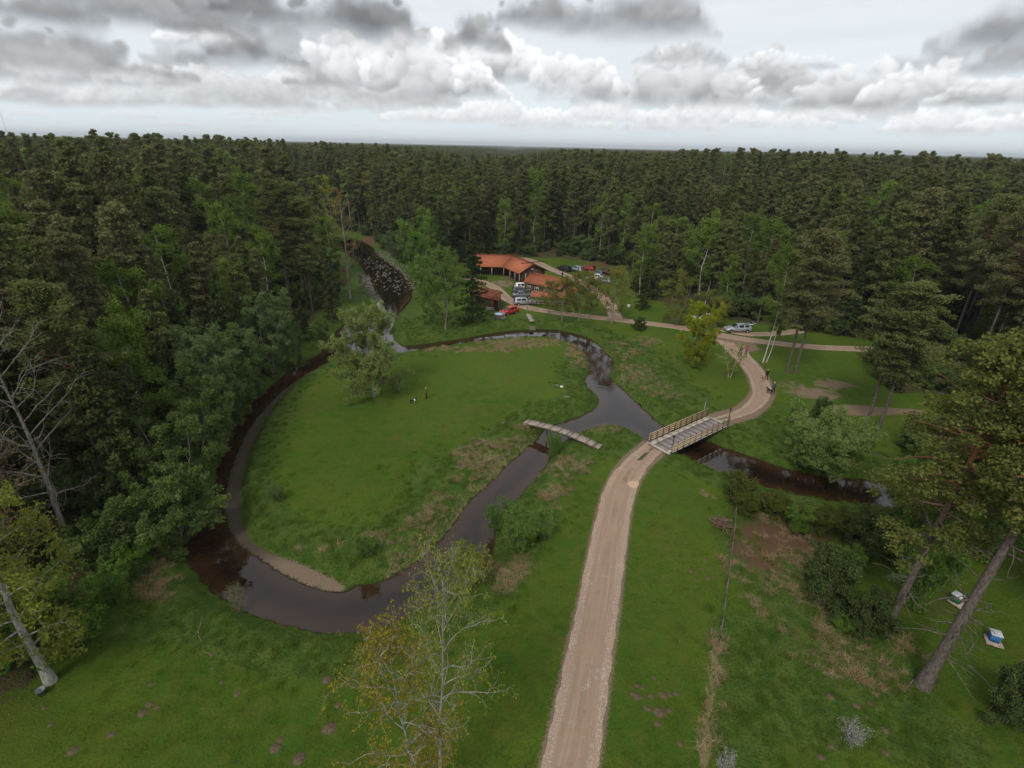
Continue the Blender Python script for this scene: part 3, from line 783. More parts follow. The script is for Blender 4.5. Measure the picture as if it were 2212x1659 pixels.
def leaves(C_, spread, per, size, g, flat=0.0, hang=0.0, quad=False, jit=.5):
    """small leaf-sized faces scattered round the centres C_"""
    C_ = np.asarray(C_, float); n = len(C_) * per
    spread = np.asarray(spread, float)
    if spread.ndim == 2: spread = np.repeat(spread, per, 0)
    d = g.normal(size=(n, 3)); d /= np.linalg.norm(d, axis=1)[:, None]; d *= (g.random((n, 1)) ** .45)
    P_ = np.repeat(C_, per, 0) + d * spread
    a = g.normal(size=(n, 3)); a[:, 2] = a[:, 2] * (1 - flat) - hang; a /= np.linalg.norm(a, axis=1)[:, None] + 1e-9
    b = g.normal(size=(n, 3)); b[:, 2] *= (1 - flat); b -= (b * a).sum(1)[:, None] * a; b /= np.linalg.norm(b, axis=1)[:, None] + 1e-9
    s_ = size * (1 - jit / 2 + jit * g.random((n, 1)))
    ccv = np.repeat(g.random(len(C_)), per) * .55 + g.random(n) * .45
    if quad:
        V = np.stack([P_ - a * s_ * .6, P_ + b * s_ * .38, P_ + a * s_ * .6, P_ - b * s_ * .38], 1).reshape(-1, 3)
        return V, np.arange(n * 4).reshape(n, 4), np.repeat(ccv, 4)
    V = np.stack([P_ - a * s_ * .55 - b * s_ * .3, P_ + b * s_ * .55, P_ + a * s_ * .6 - b * s_ * .2], 1).reshape(-1, 3)
    return V, np.arange(n * 3).reshape(n, 3), np.repeat(ccv, 3)


def wander(p, d, L, n, g, wob=.15, grav=0.0):
    P_ = [np.array(p, float)]; d = np.array(d, float); d /= np.linalg.norm(d)
    for _ in range(n):
        P_.append(P_[-1] + d * L / n); d = d + g.normal(size=3) * wob; d[2] += grav; d /= np.linalg.norm(d)
    return np.array(P_), d


def M_bark(name, c1, c2, c3=None, h0=.4, h1=.6, birch=False):
    m = NT(name); v = m.obj((1, 1, .35)); n_ = m.noise(9, 4, .65, v)
    c = m.mix(m.ss(n_, .35, .65), c1, c2)
    if c3 is not None:
        hh = m.attr('hh'); c = m.mix(m.ss(m.math('ADD', hh, m.math('MULTIPLY', m.math('SUBTRACT', n_, .5), .3)), h0, h1), c, m.mix(n_, tuple(x * .7 for x in c3), c3))
    if birch:
        c = m.mix(m.ss(m.noise(3.2, 3, .7, m.obj((1, 1, 3))), .60, .66), c, (.03, .028, .025))
    m.bsdf(c, .95, .1, 0, m.bump(n_, .04, .8))
    return m.m


BK_PINE = M_bark('pine_bark', (.075, .060, .050), (.15, .125, .105), (.26, .125, .065), .42, .62)
BK_SPR = M_bark('spruce_bark', (.05, .042, .035), (.10, .085, .07))
BK_BIR = M_bark('birch_bark', (.36, .345, .32), (.52, .50, .46), birch=True)
BK_GREY = M_bark('grey_bark', (.14, .13, .115), (.27, .25, .22))
BK_PALE = M_bark('lichen_bark', (.20, .19, .165), (.38, .36, .32))
BK_DEAD = M_bark('bare_wood', (.13, .112, .095), (.26, .235, .205))
LF_PINE = leaf_mat('pine_needles', (.076, .092, .032), (.165, .188, .058), (.125, .120, .052), .24, .3)
LF_PINEN = leaf_mat('pine_needles_near', (.055, .072, .020), (.175, .185, .045), None, .1, .25)
LF_SPR = leaf_mat('spruce_needles', (.028, .046, .016), (.075, .102, .030), (.075, .068, .026), .25, .15)
LF_BIR = leaf_mat('birch_leaves', (.085, .145, .022), (.190, .270, .048), (.120, .165, .036), .2, .4)
LF_ALD = leaf_mat('alder_leaves', (.068, .108, .030), (.165, .225, .062), (.100, .140, .055), .2, .4)
LF_WB = leaf_mat('pale_willow_leaves', (.130, .190, .052), (.250, .335, .095), None, .1, .45)
LF_WIL = leaf_mat('willow_leaves', (.080, .135, .030), (.165, .235, .060), None, .15, .4)
LF_GRY = leaf_mat('crab_leaves', (.140, .180, .050), (.280, .330, .110), None, .1, .4)
LF_YEL = leaf_mat('yellow_leaves', (.150, .180, .014), (.320, .345, .030), None, .1, .4)
LF_ORA = leaf_mat('budding_leaves', (.22, .13, .020), (.300, .290, .035), None, .1, .35)
LF_BUD = leaf_mat('sprouting_leaves', (.120, .140, .022), (.250, .270, .045), None, .1, .35)
LF_TAN = leaf_mat('tan_buds', (.13, .085, .035), (.21, .145, .06), (.16, .13, .045), .12, .3)
LF_OLV = leaf_mat('olive_buds', (.110, .115, .024), (.210, .205, .045), None, .12, .3)
LF_BRI = leaf_mat('bright_leaves', (.085, .165, .026), (.180, .290, .055), None, .15, .45)
LF_CON = leaf_mat('juniper_needles', (.040, .062, .022), (.110, .145, .045), None, .15, .25)
LF_HDG = leaf_mat('hedge_leaves', (.060, .085, .018), (.170, .185, .045), None, .2, .35)
LF_BLO = leaf_mat('white_blossom', (.45, .48, .42), (.75, .76, .72), None, .05, .3)


class Plant:
    def __init__(s): s.tv = []; s.tf = []; s.th = []; s.n = 0; s.lv = []

    def limb(s, pts, rad, k, H_):
        V, Fc = tube(pts, rad, k, False); s.tv.append(V); s.tf.append(np.array(Fc) + s.n); s.n += len(V); s.th.append(V[:, 2] / H_ if rad[0] > .09 else V[:, 2] * 0 + .40)

    def leaf(s, *a, **k): s.lv.append(leaves(*a, **k))

    def done(s, name, bark, leafm, single=False):
        V = np.concatenate(s.tv); Fc = np.concatenate(s.tf); hh = np.concatenate(s.th)
        if single:
            Vs, Fs, cs, n = [V], [Fc], [np.zeros(len(V))], len(V)
            q = Fc.tolist(); mi = [0] * len(q)
            for v, f, c in s.lv:
                Vs.append(v); q += (f + n).tolist(); mi += [1] * len(f); cs.append(c); n += len(v)
            return mesh(name, np.concatenate(Vs), q, [bark, leafm], False, dict(hh=np.r_[hh, np.zeros(n - len(V))], cv=np.concatenate(cs)), mi)
        t = mesh(name + '_trunk', V, Fc, [bark], True, dict(hh=hh))
        if not s.lv: return t, None
        Vs, Fs, cs, n = [], [], [], 0
        for v, f, c in s.lv: Vs.append(v); Fs.append(f + n); cs.append(c); n += len(v)
        w = {f.shape[1] for f in Fs}
        c_ = mesh(name + '_crown', np.concatenate(Vs), np.concatenate(Fs) if len(w) == 1 else [x for f in Fs for x in f.tolist()], [leafm], False, dict(cv=np.concatenate(cs)))
        return t, c_


def pine(seed, H_=22, lod=1, bare=.5, wide=3.2, leafm=None, r=.19, dead=8, lean=(0, 0), single=False, crown_skew=0, dense=1, dead_lo=.45, dead_l=2.0, cone=.25):
    """Scots pine: straight bole, orange above, flat needle pads in an uneven crown. lod 0 near .. 3 far"""
    g = gen(seed); p = Plant(); n = 12; ph = g.random() * 6
    t = np.linspace(0, 1, n); B = np.stack([.25 * np.sin(t * 4 + ph) * t + lean[0] * t ** 1.3, .25 * np.cos(t * 3.3 + ph) * t + lean[1] * t ** 1.3, t * H_], 1)
    rad = r * (1 - .78 * t) * (1 + .5 * np.exp(-t * 40))
    p.limb(B, rad, (10, 7, 5, 4)[lod], H_)
    nb = int((62, 46, 34, 20)[lod] * dense); per = (80, 46, 34, 16)[lod]; size = (.19, .30, .38, .68)[lod]; sub = (5, 5, 4, 3)[lod]
    cents, spr = [], []
    for i in range(nb):
        f = bare + (1 - bare) * ((i + g.random()) / nb) ** .85; z = f * H_
        b0 = np.array([np.interp(f, t, B[:, k]) for k in range(3)])
        q = (f - bare) / (1 - bare); env_ = ((.55 + .85 * q) * (1 - q ** 3.5) ** .8 + .12) * (1 - cone) + cone * min(.55 + 2.2 * q, 1.22 - 1.08 * q)
        L = wide * env_ * g.uniform(.6, 1.15); az = i * 2.4 + g.normal() * .5
        if crown_skew: L *= 1 + crown_skew * cos(az)
        d = [cos(az), sin(az), -.1 + .9 * q ** 1.5 + g.normal() * .12]
        P_, dd = wander(b0, d, L, 5, g, .16, .05)
        if lod < 3: p.limb(P_, np.linspace(.05 + .012 * L, .012, 6) * (1 if lod else 1.1), 4 if lod == 0 else 3, H_)
        for j in range(sub):
            u = .35 + .65 * (j + g.random() * .7) / sub; k = min(int(u * 5), 4); c = P_[k] + (P_[k + 1] - P_[k]) * (u * 5 - k)
            off = g.normal(size=3) * np.array([.34, .34, .22]) * L * .55; off[2] = off[2] * .8 + .1
            e = c + off; cents.append(e); w_ = g.uniform(.5, .95) * (1 if lod < 3 else 1.2); w_ *= 1 - .35 * cone * q; spr.append([w_, w_, w_ * .56])
            if lod == 0: p.limb(np.array([c, (c + e) / 2 + g.normal(size=3) * .06, e]), [.022, .015, .008], 3, H_)
    for i in range(dead if lod < 2 else 0):
        f = g.uniform(bare * dead_lo, bare * 1.02); b0 = np.array([np.interp(f, t, B[:, k]) for k in range(3)]); az = g.random() * 6.3
        P_, _ = wander(b0, [cos(az), sin(az), g.normal() * .25], g.uniform(.5, dead_l), 5, g, .3); p.limb(P_, np.linspace(.035, .006, 6) * (dead_l / 2) ** .8, 4, H_)
        if dead_l > 2.2:
            for _ in range(2): Q, _d = wander(P_[g.integers(2, 5)], g.normal(size=3) + [cos(az), sin(az), 0], g.uniform(.5, 1.2), 4, g, .35); p.limb(Q, [.02, .015, .01, .007, .004], 3, H_)
    p.leaf(cents, spr, per, size, g, flat=.25, quad=(lod == 0))
    return p.done('pine', BK_PINE, leafm or LF_PINE, single)


def spruce(seed, H_=17, lod=1, wide=2.8, single=False, low=.05, leafm=None):
    g = gen(seed); p = Plant(); t = np.linspace(0, 1, 8)
    B = np.stack([.1 * np.sin(t * 5), .1 * np.cos(t * 4), t * H_], 1); p.limb(B, .17 * (1 - .93 * t), (8, 6, 5, 3)[lod], H_)
    nb = (110, 72, 46, 22)[lod]; cents, spr = [], []
    per = (70, 52, 26, 14)[lod]; size = (.19, .30, .46, .85)[lod]
    for i in range(nb):
        f = low + (1 - low) * ((i + g.random()) / nb) ** 1.0; L = wide * (1 - f) ** .82 * g.uniform(.7, 1.12) + .12; az = i * 2.4 + g.normal() * .3
        b0 = np.array([0, 0, f * H_]); P_, _ = wander(b0, [cos(az), sin(az), -.25 + .5 * f], L, 4, g, .08, -.02)
        if lod < 2: p.limb(P_, np.linspace(.03, .008, 5), 3, H_)
        for u in np.linspace(.3, 1, 4 if lod < 2 else (3 if lod < 3 else 2)):
            k = min(int(u * 4), 3); c = P_[k] + (P_[k + 1] - P_[k]) * (u * 4 - k); w_ = .34 + .22 * L * (1.2 - u)
            cents.append(c + [0, 0, -.12]); spr.append([w_, w_, .34])
    cents.append([0, 0, H_]); spr.append([.1, .1, .5])
    p.leaf(cents, spr, per // 2 + 1, size, g, hang=.5, quad=(lod == 0))
    return p.done('spruce', BK_SPR, leafm or LF_SPR, single)


def broad(seed, H_=15, lod=1, wide=3.5, bare=.2, bark=None, leafm=None, dens_=1.0, up=.9, droop=0.0, stems=1, size=None, shape='egg', wob=.14, r=.14, single=False, spread0=.0, twig=True, lean=(0, 0), clump=.55, rand=1.0):
    """deciduous tree or shrub: trunk(s), rising limbs, branches, leaves about the twigs"""
    g = gen(seed); p = Plant(); cents, spr = [], []
    size = size or (.13, .22, .36, .7)[lod]; per = max(int((30, 20, 12, 8)[lod] * dens_), 1)
    nl = (30, 22, 14, 9)[lod]
    for s_ in range(stems):
        az0 = s_ * 6.283 / stems + g.random(); sp_ = spread0 * g.uniform(.4, 1)
        n = 9; d0 = [cos(az0) * sp_, sin(az0) * sp_, 1]
        P_, _ = wander([cos(az0) * .12 * (stems > 1), sin(az0) * .12 * (stems > 1), 0], d0, H_ * g.uniform(.85, 1) if stems > 1 else H_ * .97, n, g, .05 if stems == 1 else .09, .03)
        tt_ = np.linspace(0, 1, n + 1); P_[:, :2] -= (tt_[:, None] * P_[-1, :2]) * (stems == 1) * .85; P_[:, 0] += lean[0] * tt_ ** 1.2; P_[:, 1] += lean[1] * tt_ ** 1.2
        rr = r / math.sqrt(stems)
        p.limb(P_, rr * (1 - .88 * tt_) * (1 + .35 * np.exp(-tt_ * 30)), (9, 6, 5, 3)[lod], H_)
        m_ = max(nl // stems, 4)
        for i in range(m_):
            f = bare + (1 - bare) * (i + g.random()) / m_; q = (f - bare) / (1 - bare)
            if shape == 'egg': e = math.sin(pi * min(.12 + .80 * q, 1)) ** .75
            elif shape == 'column': e = .45 * math.sin(pi * (.12 + .83 * q)) ** .5
            elif shape == 'dome': e = (1 - q ** 2.2) ** .5 * .95 + .1
            else: e = 1 - .8 * q
            L = wide * e * (g.uniform(.75, 1.1) if rand else 1); az = i * 2.4 + g.normal() * .4 + az0
            k = min(int(f * n), n - 1); b0 = P_[k] + (P_[k + 1] - P_[k]) * (f * n - k)
            el = up * (.35 + .8 * q) + g.normal() * .12
            Q, dd = wander(b0, [cos(az), sin(az), el], L * math.hypot(1, el) ** .5, 6, g, wob, -.03 * droop)
            if lod < 3: p.limb(Q, np.linspace(rr * .32 * (1 - .6 * q), .008, 7), (5, 4, 3, 3)[lod], H_)
            ns = (7, 5, 4, 2)[lod]
            for j in range(ns):
                u = .28 + .72 * (j + g.random()) / ns; kk = min(int(u * 6), 5); c = Q[kk] + (Q[kk + 1] - Q[kk]) * (u * 6 - kk)
                l2 = L * (.18 + .26 * g.random()) * (1.25 - u * .5)
                dv = (Q[kk + 1] - Q[kk]); dv = dv / np.linalg.norm(dv) + g.normal(size=3) * .75
                T_, _ = wander(c, dv, l2 + .15, 3, g, wob * 1.4, -.10 * droop)
                if twig and lod < 2: p.limb(T_, [.014, .010, .007, .004] if lod else [.018, .013, .009, .005], 3, H_)
                if lod == 0 and twig:
                    for _ in range(2):
                        W_, _ = wander(T_[g.integers(1, 4)], g.normal(size=3) + dv * .5, .25 + .3 * g.random(), 3, g, .3, -.03 * droop); p.limb(W_, [.009, .007, .005, .003], 3, H_); cents.append(W_[-1]); spr.append([clump * .5] * 3)
                cents.append(T_[-1]); w_ = clump * (.7 + .5 * g.random()); spr.append([w_, w_, w_ * (.8 + .5 * droop)])
                cents.append(T_[1]); spr.append([w_ * .8, w_ * .8, w_ * .7])
    if leafm is not None and per > 0: p.leaf(cents, spr, per, size, g, hang=.3 * droop, quad=(lod == 0))
    return p.done('tree', bark or BK_GREY, leafm, single)


def plant(name, pm, x, y, z, sc_=1.0, rz=None, label=None, cat='tree', group=None, tilt=(0, 0), scz=None, crown='crown', trunk='trunk'):
    """a plant from its (trunk, crown) meshes"""
    rz = random.uniform(0, 6.28) if rz is None else rz
    o = thing(name, label, cat, (x, y, z - .08), rz, group)
    o.scale = (sc_, sc_, scz or sc_); o.rotation_euler = (tilt[0], tilt[1], rz)
    if pm[0]: link(trunk, pm[0], o)
    if pm[1]: link(crown, pm[1], o)
    return o


VIEW = []                                        # sight lines: x, y, half width in metres, survey row that must stay open
CLRX = []                                        # keeps random trees off placed ones


def put(name, pm, base, top=None, h0=None, label='', cat='tree', group=None, sw=None, rz=None, z=None, **kw):
    """stand a plant at a surveyed foot, scaled so its top reaches the surveyed row"""
    x, y, zz = G(*base); h = h_for(x, y, zz, top) if top else h0
    s_ = h / h0; CLRX.append((x, y, 2.2))
    if name in ('dead_tree', 'bare_aspen', 'linden', 'round_bush', 'bare_tree'): VIEW.append((x, y, 3.5, base[1] - 40))
    return plant(name, pm, x, y, zz, sw or s_, rz, label, cat, group, scz=s_, **kw)


# -- prototypes
PN0 = [pine(11 + i, 22, 0, bare=.36 + .06 * i, wide=3.6) for i in range(3)]
PN1 = [pine(21 + i, 22, 1, bare=(.40, .34, .46, .30, .38)[i], wide=(3.1, 3.4, 2.8, 3.2, 3.0)[i], cone=(.9, .35, .8, .65, 1.0)[i]) for i in range(5)]
PN2 = [pine(31 + i, 22, 2, bare=.36, wide=3.2, single=True, cone=(1.0, .5, .9, .3, .8)[i]) for i in range(5)]
PN3 = [pine(41 + i, 22, 3, bare=.42, wide=3.4, single=True, cone=(1.0, .5, .9, .7)[i]) for i in range(4)]
SP1 = [spruce(51 + i, 17, 1, wide=(3.1, 2.8, 3.4)[i]) for i in range(3)]
SP2 = [spruce(55 + i, 17, 2, wide=2.8, single=True) for i in range(2)]
SP3 = [spruce(58, 17, 3, wide=2.8, single=True)]
BI1 = [broad(61 + i, 20, 1, wide=3.3, bare=.2, bark=BK_BIR, leafm=LF_BIR, dens_=2.6, up=1.1, droop=1.6, clump=.7, size=.24) for i in range(3)]
BI2 = [broad(65 + i, 20, 2, wide=3.2, bare=.2, bark=BK_BIR, leafm=LF_BIR, dens_=3.4, up=1.2, droop=1.2, single=True, clump=.75) for i in range(2)]
BI3 = [broad(68, 20, 3, wide=2.9, bare=.3, bark=BK_BIR, leafm=LF_BIR, dens_=2.0, up=1.2, single=True, clump=.9)]
AL1 = [broad(71 + i, 11, 1, wide=3.0, bare=.06, leafm=LF_ALD, dens_=2.6, up=1.0, stems=2, spread0=.18, clump=.6, size=.21) for i in range(3)]
BU1 = [broad(75 + i, 3, 1, wide=1.4, bare=.05, leafm=LF_ALD, dens_=1.8, up=1.0, stems=6, spread0=.5, clump=.35, size=.16, r=.06) for i in range(2)]
BUB = broad(78, 3, 1, wide=1.4, bare=.05, leafm=LF_BRI, dens_=1.4, up=1.0, stems=6, spread0=.5, clump=.35, size=.15, r=.05)
BUH = [broad(80 + i, 2.6, 0, wide=1.5, bare=.05, leafm=LF_HDG, dens_=1.1, up=.8, stems=6, spread0=.55, clump=.30, size=.13, r=.06, twig=False) for i in range(2)]
BUJ = [broad(83 + i, 3, 0, wide=1.5, bare=.02, leafm=LF_CON, dens_=1.7, up=.8, stems=5, spread0=.4, clump=.34, size=.12, r=.07, twig=False, shape='dome') for i in range(2)]

# ---- placed trees
put('crab_tree', broad(101, 9, 0, wide=4.7, bare=.06, leafm=LF_GRY, dens_=2.4, up=.75, clump=.6, size=.15, shape='dome', r=.2), (808, 857), 688, 9,
    'round grey-green tree standing alone on the island lawn', rz=1.0, sw=.95)
put('spruce', spruce(102, 17, 1, wide=4.6, low=.04), (1022, 695), 508, 17, 'dark spruce between the small log shed and the yellow-green maple')
put('maple_tree', broad(103, 13, 1, wide=4.2, bare=.1, leafm=LF_WIL, dens_=1.4, up=.9, clump=.6, size=.24, shape='egg'), (962, 712), 546, 13, 'fresh yellow-green maple directly left of the dark spruce by the shed')
put('spruce', SP1[0], (1388, 668), 566, 17, 'small dark spruce at the forest edge right of the budding row', sw=.62)
put('willow_bush', broad(104, 7.5, 0, wide=2.7, bare=.06, leafm=LF_YEL, dens_=1.1, up=1.0, stems=4, spread0=.3, clump=.5, size=.17, r=.2), (1500, 792), 658, 7.5,
    'bright yellow willow beside the bend of the dirt track', 'bush', sw=.92)
put('grey_willow', broad(105, 7, 1, wide=3.2, bare=.1, leafm=LF_OLV, dens_=1.0, up=1.1, stems=4, spread0=.3, clump=.5, size=.18, r=.16), (1462, 700), 598, 7,
    'olive thin-leaved shrub tree behind the yellow willow', 'bush')
put('grey_willow', broad(106, 5, 1, wide=2.2, bare=.1, leafm=LF_OLV, dens_=1.2, up=1.1, stems=4, spread0=.3, clump=.45, size=.17, r=.14), (1546, 704), 648, 5,
    'small olive shrub tree just left of the silver estate car', 'bush')
c1 = lambda cx, cy_: ((1000 + cx * .28933) * .86406, (560 + cy_ * .28933) * .86406)
row = [broad(110 + i, 7, 1, wide=2.5, bare=.22, leafm=LF_OLV, dens_=.95, up=1.1, clump=.5, size=.15, r=.10) for i in range(3)]
for k, (cx, cyb, cyt, nm) in enumerate([(1100, 772, 500, 'leafless small tree by the stacked cars, first of the row before the cabin'), (1285, 782, 505, 'thin budding tree in front of the middle of the log cabin'),
                                        (1397, 842, 500, 'budding tree standing on the river side of the track before the cabin'), (1545, 835, 440, 'budding olive tree before the right end of the cabin roof'),
                                        (1635, 832, 455, 'budding olive tree right of the cabin, nearer the track'), (1830, 862, 425, 'last and widest budding tree of the row, next to the dark spruce')]):
    if k == 0: pm = broad(109, 7, 1, wide=1.6, bare=.3, leafm=LF_TAN, dens_=.12, up=1.2, clump=.4, size=.12, r=.09)
    else: pm = row[k % 3]
    b = c1(cx, cyb); put('budding_tree', pm, b, c1(cx, cyt)[1], 7, nm, group='row of budding trees before the log cabin')
put('bare_aspen', broad(120, 18, 1, wide=2.7, bare=.12, bark=BK_PALE, leafm=LF_TAN, dens_=.55, up=1.3, clump=.5, size=.17, r=.16, shape='egg'), (757, 645), 412, 18, 'tall tan aspen with hardly any leaves left of the stony rapids')
put('young_aspen', broad(121, 9, 1, wide=1.0, bare=.3, bark=BK_GREY, leafm=LF_OLV, dens_=.4, up=1.3, clump=.4, size=.15, r=.07), (784, 655), 590, 9, 'slim grey sapling on the grass bank beside the rapids')


def put_top(name, pm, top, h, h0, label, cat='tree', group=None, sw=None, **kw):
    x, y, z = top_at(top[0], top[1], h); CLRX.append((x, y, 2.5))
    return plant(name, pm, x, y, z, sw or h / h0, None, label, cat, group, scz=h / h0, **kw)


put_top('poplar', broad(122, 20, 1, wide=4.0, bare=.15, leafm=LF_OLV, dens_=1.8, up=1.1, clump=.7, size=.28), (795, 395), 20, 20, 'broad pale olive tree behind the tan aspen')
put_top('poplar', broad(123, 20, 1, wide=2.8, bare=.3, leafm=LF_YEL, dens_=.5, up=1.1, clump=.6, size=.22), (702, 380), 22, 20, 'sparse yellow-topped tree rising from the pines upstream')
for k, (tx, ty, h, nm) in enumerate([(431, 392, 20, 'light green birch on the left hill, taller of the hanging pair'), (522, 380, 20.5, 'light green birch on the left hill right of the hanging pair'), (470, 440, 17, 'smaller light green birch under the pair on the left hill'), (550, 470, 16, 'light green birch above the tall bare pine boles on the left bank'),
                                     (1476, 436, 15, 'bright birch in the forest edge behind the olive shrubs'), (1705, 438, 15.5, 'round bright birch deep in the right-hand pines'), (1651, 388, 18, 'pale slender birch top in the right-hand pines'), (1690, 398, 18, 'pale birch close right of the slender birch top'),
                                     (1570, 335, 22, 'far birch top near the horizon right of centre'), (1555, 390, 18.5, 'wide pale birch in the middle distance right of centre'), (1090, 432, 16, 'green birch behind the long orange-roofed barn'), (1640, 470, 14, 'yellowish birch mid-height among the right-hand pines'), (1520, 480, 13, 'green birch standing low behind the olive shrubs')]):
    put_top('birch', BI1[k % 3], (tx, ty), h, 20, nm, group='birches among the pines', sw=1.3 if k in (0, 1, 4, 9) else 1.0)
    VIEW.append((*top_at(tx, ty, h)[:2], 3.0, ty + (110 if k in (0, 1) else 70)))
put_top('far_lime_tree', broad(124, 22, 2, wide=8, bare=.2, leafm=LF_OLV, dens_=3, clump=1.4, up=.8, size=.6, shape='dome'), (825, 308), 26, 22, 'broad olive crown breaking the horizon left of centre')
for k, (tx, ty, h, nm) in enumerate([(250, 560, 16, 'light green birch low on the left hillside above the dead tree'), (610, 440, 17, 'green birch left of the bare-boled pines'), (700, 470, 13, 'light birch at the foot of the left hill beside the stream'), (1160, 420, 17, 'birch crown above the long barn roof'), (1420, 400, 17, 'light birch crown behind the budding row'), (1830, 420, 17, 'light birch crown in the right-hand pines'), (2130, 440, 17, 'yellowish birch crown at the far right'), (1980, 560, 15, 'light birch above the leaning pines'), (330, 470, 18, 'birch crown left of the hanging pair')]):
    put_top('birch', BI1[k % 3], (tx, ty), h, 20, nm, group='birches among the pines', sw=1.05); VIEW.append((*top_at(tx, ty, h)[:2], 2.4, ty + 70))
# twin birch by the track, leaning right
put('birch', broad(125, 19, 1, wide=2.6, bare=.35, bark=BK_BIR, leafm=LF_BIR, dens_=1.8, up=1.1, droop=1.4, clump=.55, size=.2, lean=(.3, -.1), r=.11), (1648, 783), 532, 19, 'white-stemmed birch by the track with its crown against the pines', rz=0)
put('birch', broad(126, 16, 1, wide=1.9, bare=.35, bark=BK_BIR, leafm=LF_BIR, dens_=1.4, up=1.1, droop=1.4, clump=.5, size=.19, lean=(.6, 0), r=.09), (1655, 783), 600, 16, 'thinner of the two white birch stems by the track', rz=0)
# left bank
for k, (bx, by, ty, nm) in enumerate([(590, 800, 640, 'grey-green alder at the upper end of the left bank'), (545, 850, 700, 'grey-green alder leaning over the upper oxbow'), (520, 900, 760, 'alder with fine twigs over the dark oxbow'), (478, 950, 740, 'broad alder in the middle of the left bank'), (455, 1010, 850, 'dark alder low on the left bank'),
                                      (450, 900, 700, 'tall alder behind the bank alders'), (600, 760, 640, 'alder below the bare pine boles'), (500, 925, 800, 'alder overhanging the dark water left of the mud shore'), (465, 985, 800, 'tall alder above the start of the mud shore'), (440, 1060, 880, 'alder where the mud shore is widest'), (530, 880, 700, 'alder behind the fine-twigged one'), (410, 1090, 900, 'tall alder behind the round overhanging bush'), (640, 790, 700, 'low alder near the top of the oxbow'), (700, 730, 683, 'blue-green shrub where the stream meets the oxbow')]):
    put('alder', AL1[k % 3], (bx, by), ty, 11, nm, group='alders along the left bank')
put('round_bush', broad(127, 5, 0, wide=3.3, bare=.05, leafm=LF_ALD, dens_=1.7, up=.8, stems=5, spread0=.5, clump=.45, size=.15, r=.16), (385, 1178), 1058, 5, 'round grey-green bush hanging over the bottom left bend', 'bush')
put('linden', broad(128, 11, 0, wide=2.7, bare=.15, bark=BK_PALE, leafm=LF_BUD, dens_=.6, up=.6, clump=.45, size=.13, r=.22, droop=.4), (110, 1472), 1075, 11, 'yellow-green tree with a pale leaning bole at the left edge of the lawn', rz=.3)
put('dead_tree', broad(129, 16, 0, wide=4.4, bare=.22, bark=BK_DEAD, leafm=None, up=1.0, clump=.6, r=.2, shape='egg'), (152, 1182), 705, 16, 'tall leafless grey tree at the left edge', rz=2.0)
put('bare_tree', broad(130, 8, 0, wide=2.6, bare=.15, bark=BK_DEAD, leafm=LF_TAN, dens_=.12, up=1.0, clump=.5, r=.12), (40, 1230), 930, 8, 'small half-bare tree with brown buds below the leafless tree')
for bx, by, ty, nm in [(250, 1290, 1235, 'low fresh bush at the foot of the left wood'), (170, 1380, 1300, 'leafy bush right behind the pale leaning bole'), (60, 1420, 1290, 'dense yellow-green bush left of the pale leaning bole'), (300, 1230, 1180, 'small bush on the reddish ground at the left wood')]:
    put('leafy_bush', BUB, (bx, by), ty, 3, nm, 'bush')
# foreground pair
put('sprouting_tree', broad(131, 12, 0, wide=2.7, bare=.42, bark=BK_PALE, leafm=LF_BUD, dens_=.28, up=.9, clump=.34, size=.09, r=.13, lean=(.9, 0), wob=.2), (950, 1800), 1222, 12, 'grey-branched tree just coming into pale green leaf, right of the orange one', rz=0, sw=.8)
put('sprouting_tree', broad(132, 9, 0, wide=1.9, bare=.2, bark=BK_PALE, leafm=LF_ORA, dens_=.3, up=.9, clump=.34, size=.085, r=.09, wob=.2), (893, 1800), 1352, 9, 'orange and yellow budding tree at the bottom centre', rz=1, sw=1.15)
# right side
put('willow_bush', broad(133, 5, 0, wide=2.9, bare=.03, leafm=LF_WB, dens_=.8, up=1.0, stems=16, spread0=1.0, clump=.42, size=.14, r=.12), (1768, 1000), 912, 5, 'big feathery pale green willow bush on the far bank below the sandy path', 'bush', sw=1.15)
for k, (bx, by, ty) in enumerate([(1722, 915, 880), (1765, 922, 868)]):
    put('juniper', BUJ[k], (bx, by), ty, 3, ['small dark juniper left of the willow bush', 'dark pointed juniper at the tip of the sandy path'][k], 'bush', sw=.6)
put('juniper', BUJ[0], (1381, 712), 688, 3, 'small dark bush standing alone by the track', 'bush', sw=.7)
for k, (bx, by, ty, s_) in enumerate([(1585, 1085, 1030, .8), (1635, 1098, 1062, .75), (1680, 1118, 1078, .78), (1725, 1134, 1094, .78), (1768, 1146, 1104, .78), (1812, 1154, 1110, .8), (1858, 1164, 1118, .8), (1900, 1170, 1118, .8), (1610, 1112, 1074, .7)]):
    put('hedge_bush', BUH[k % 2], (bx, by), ty, 2.6, ['olive bush at the left end of the hedge, nearest the road', 'second bush of the river hedge', 'third bush of the river hedge, left of the pale shrub', 'bush of the river hedge behind the pale shrub', 'middle bush of the river hedge', 'river hedge bush right of its middle', 'river hedge bush left of the dark bushes', 'last hedge bush under the big pine crown', 'low olive bush at the inner side of the hedge start'][k], 'bush', 'hedge bushes along the right river bank', sw=s_)
put('leafy_bush', BUB, (1722, 1150), 1103, 3, 'pale grey-green shrub in front of the hedge', 'bush', sw=.6)
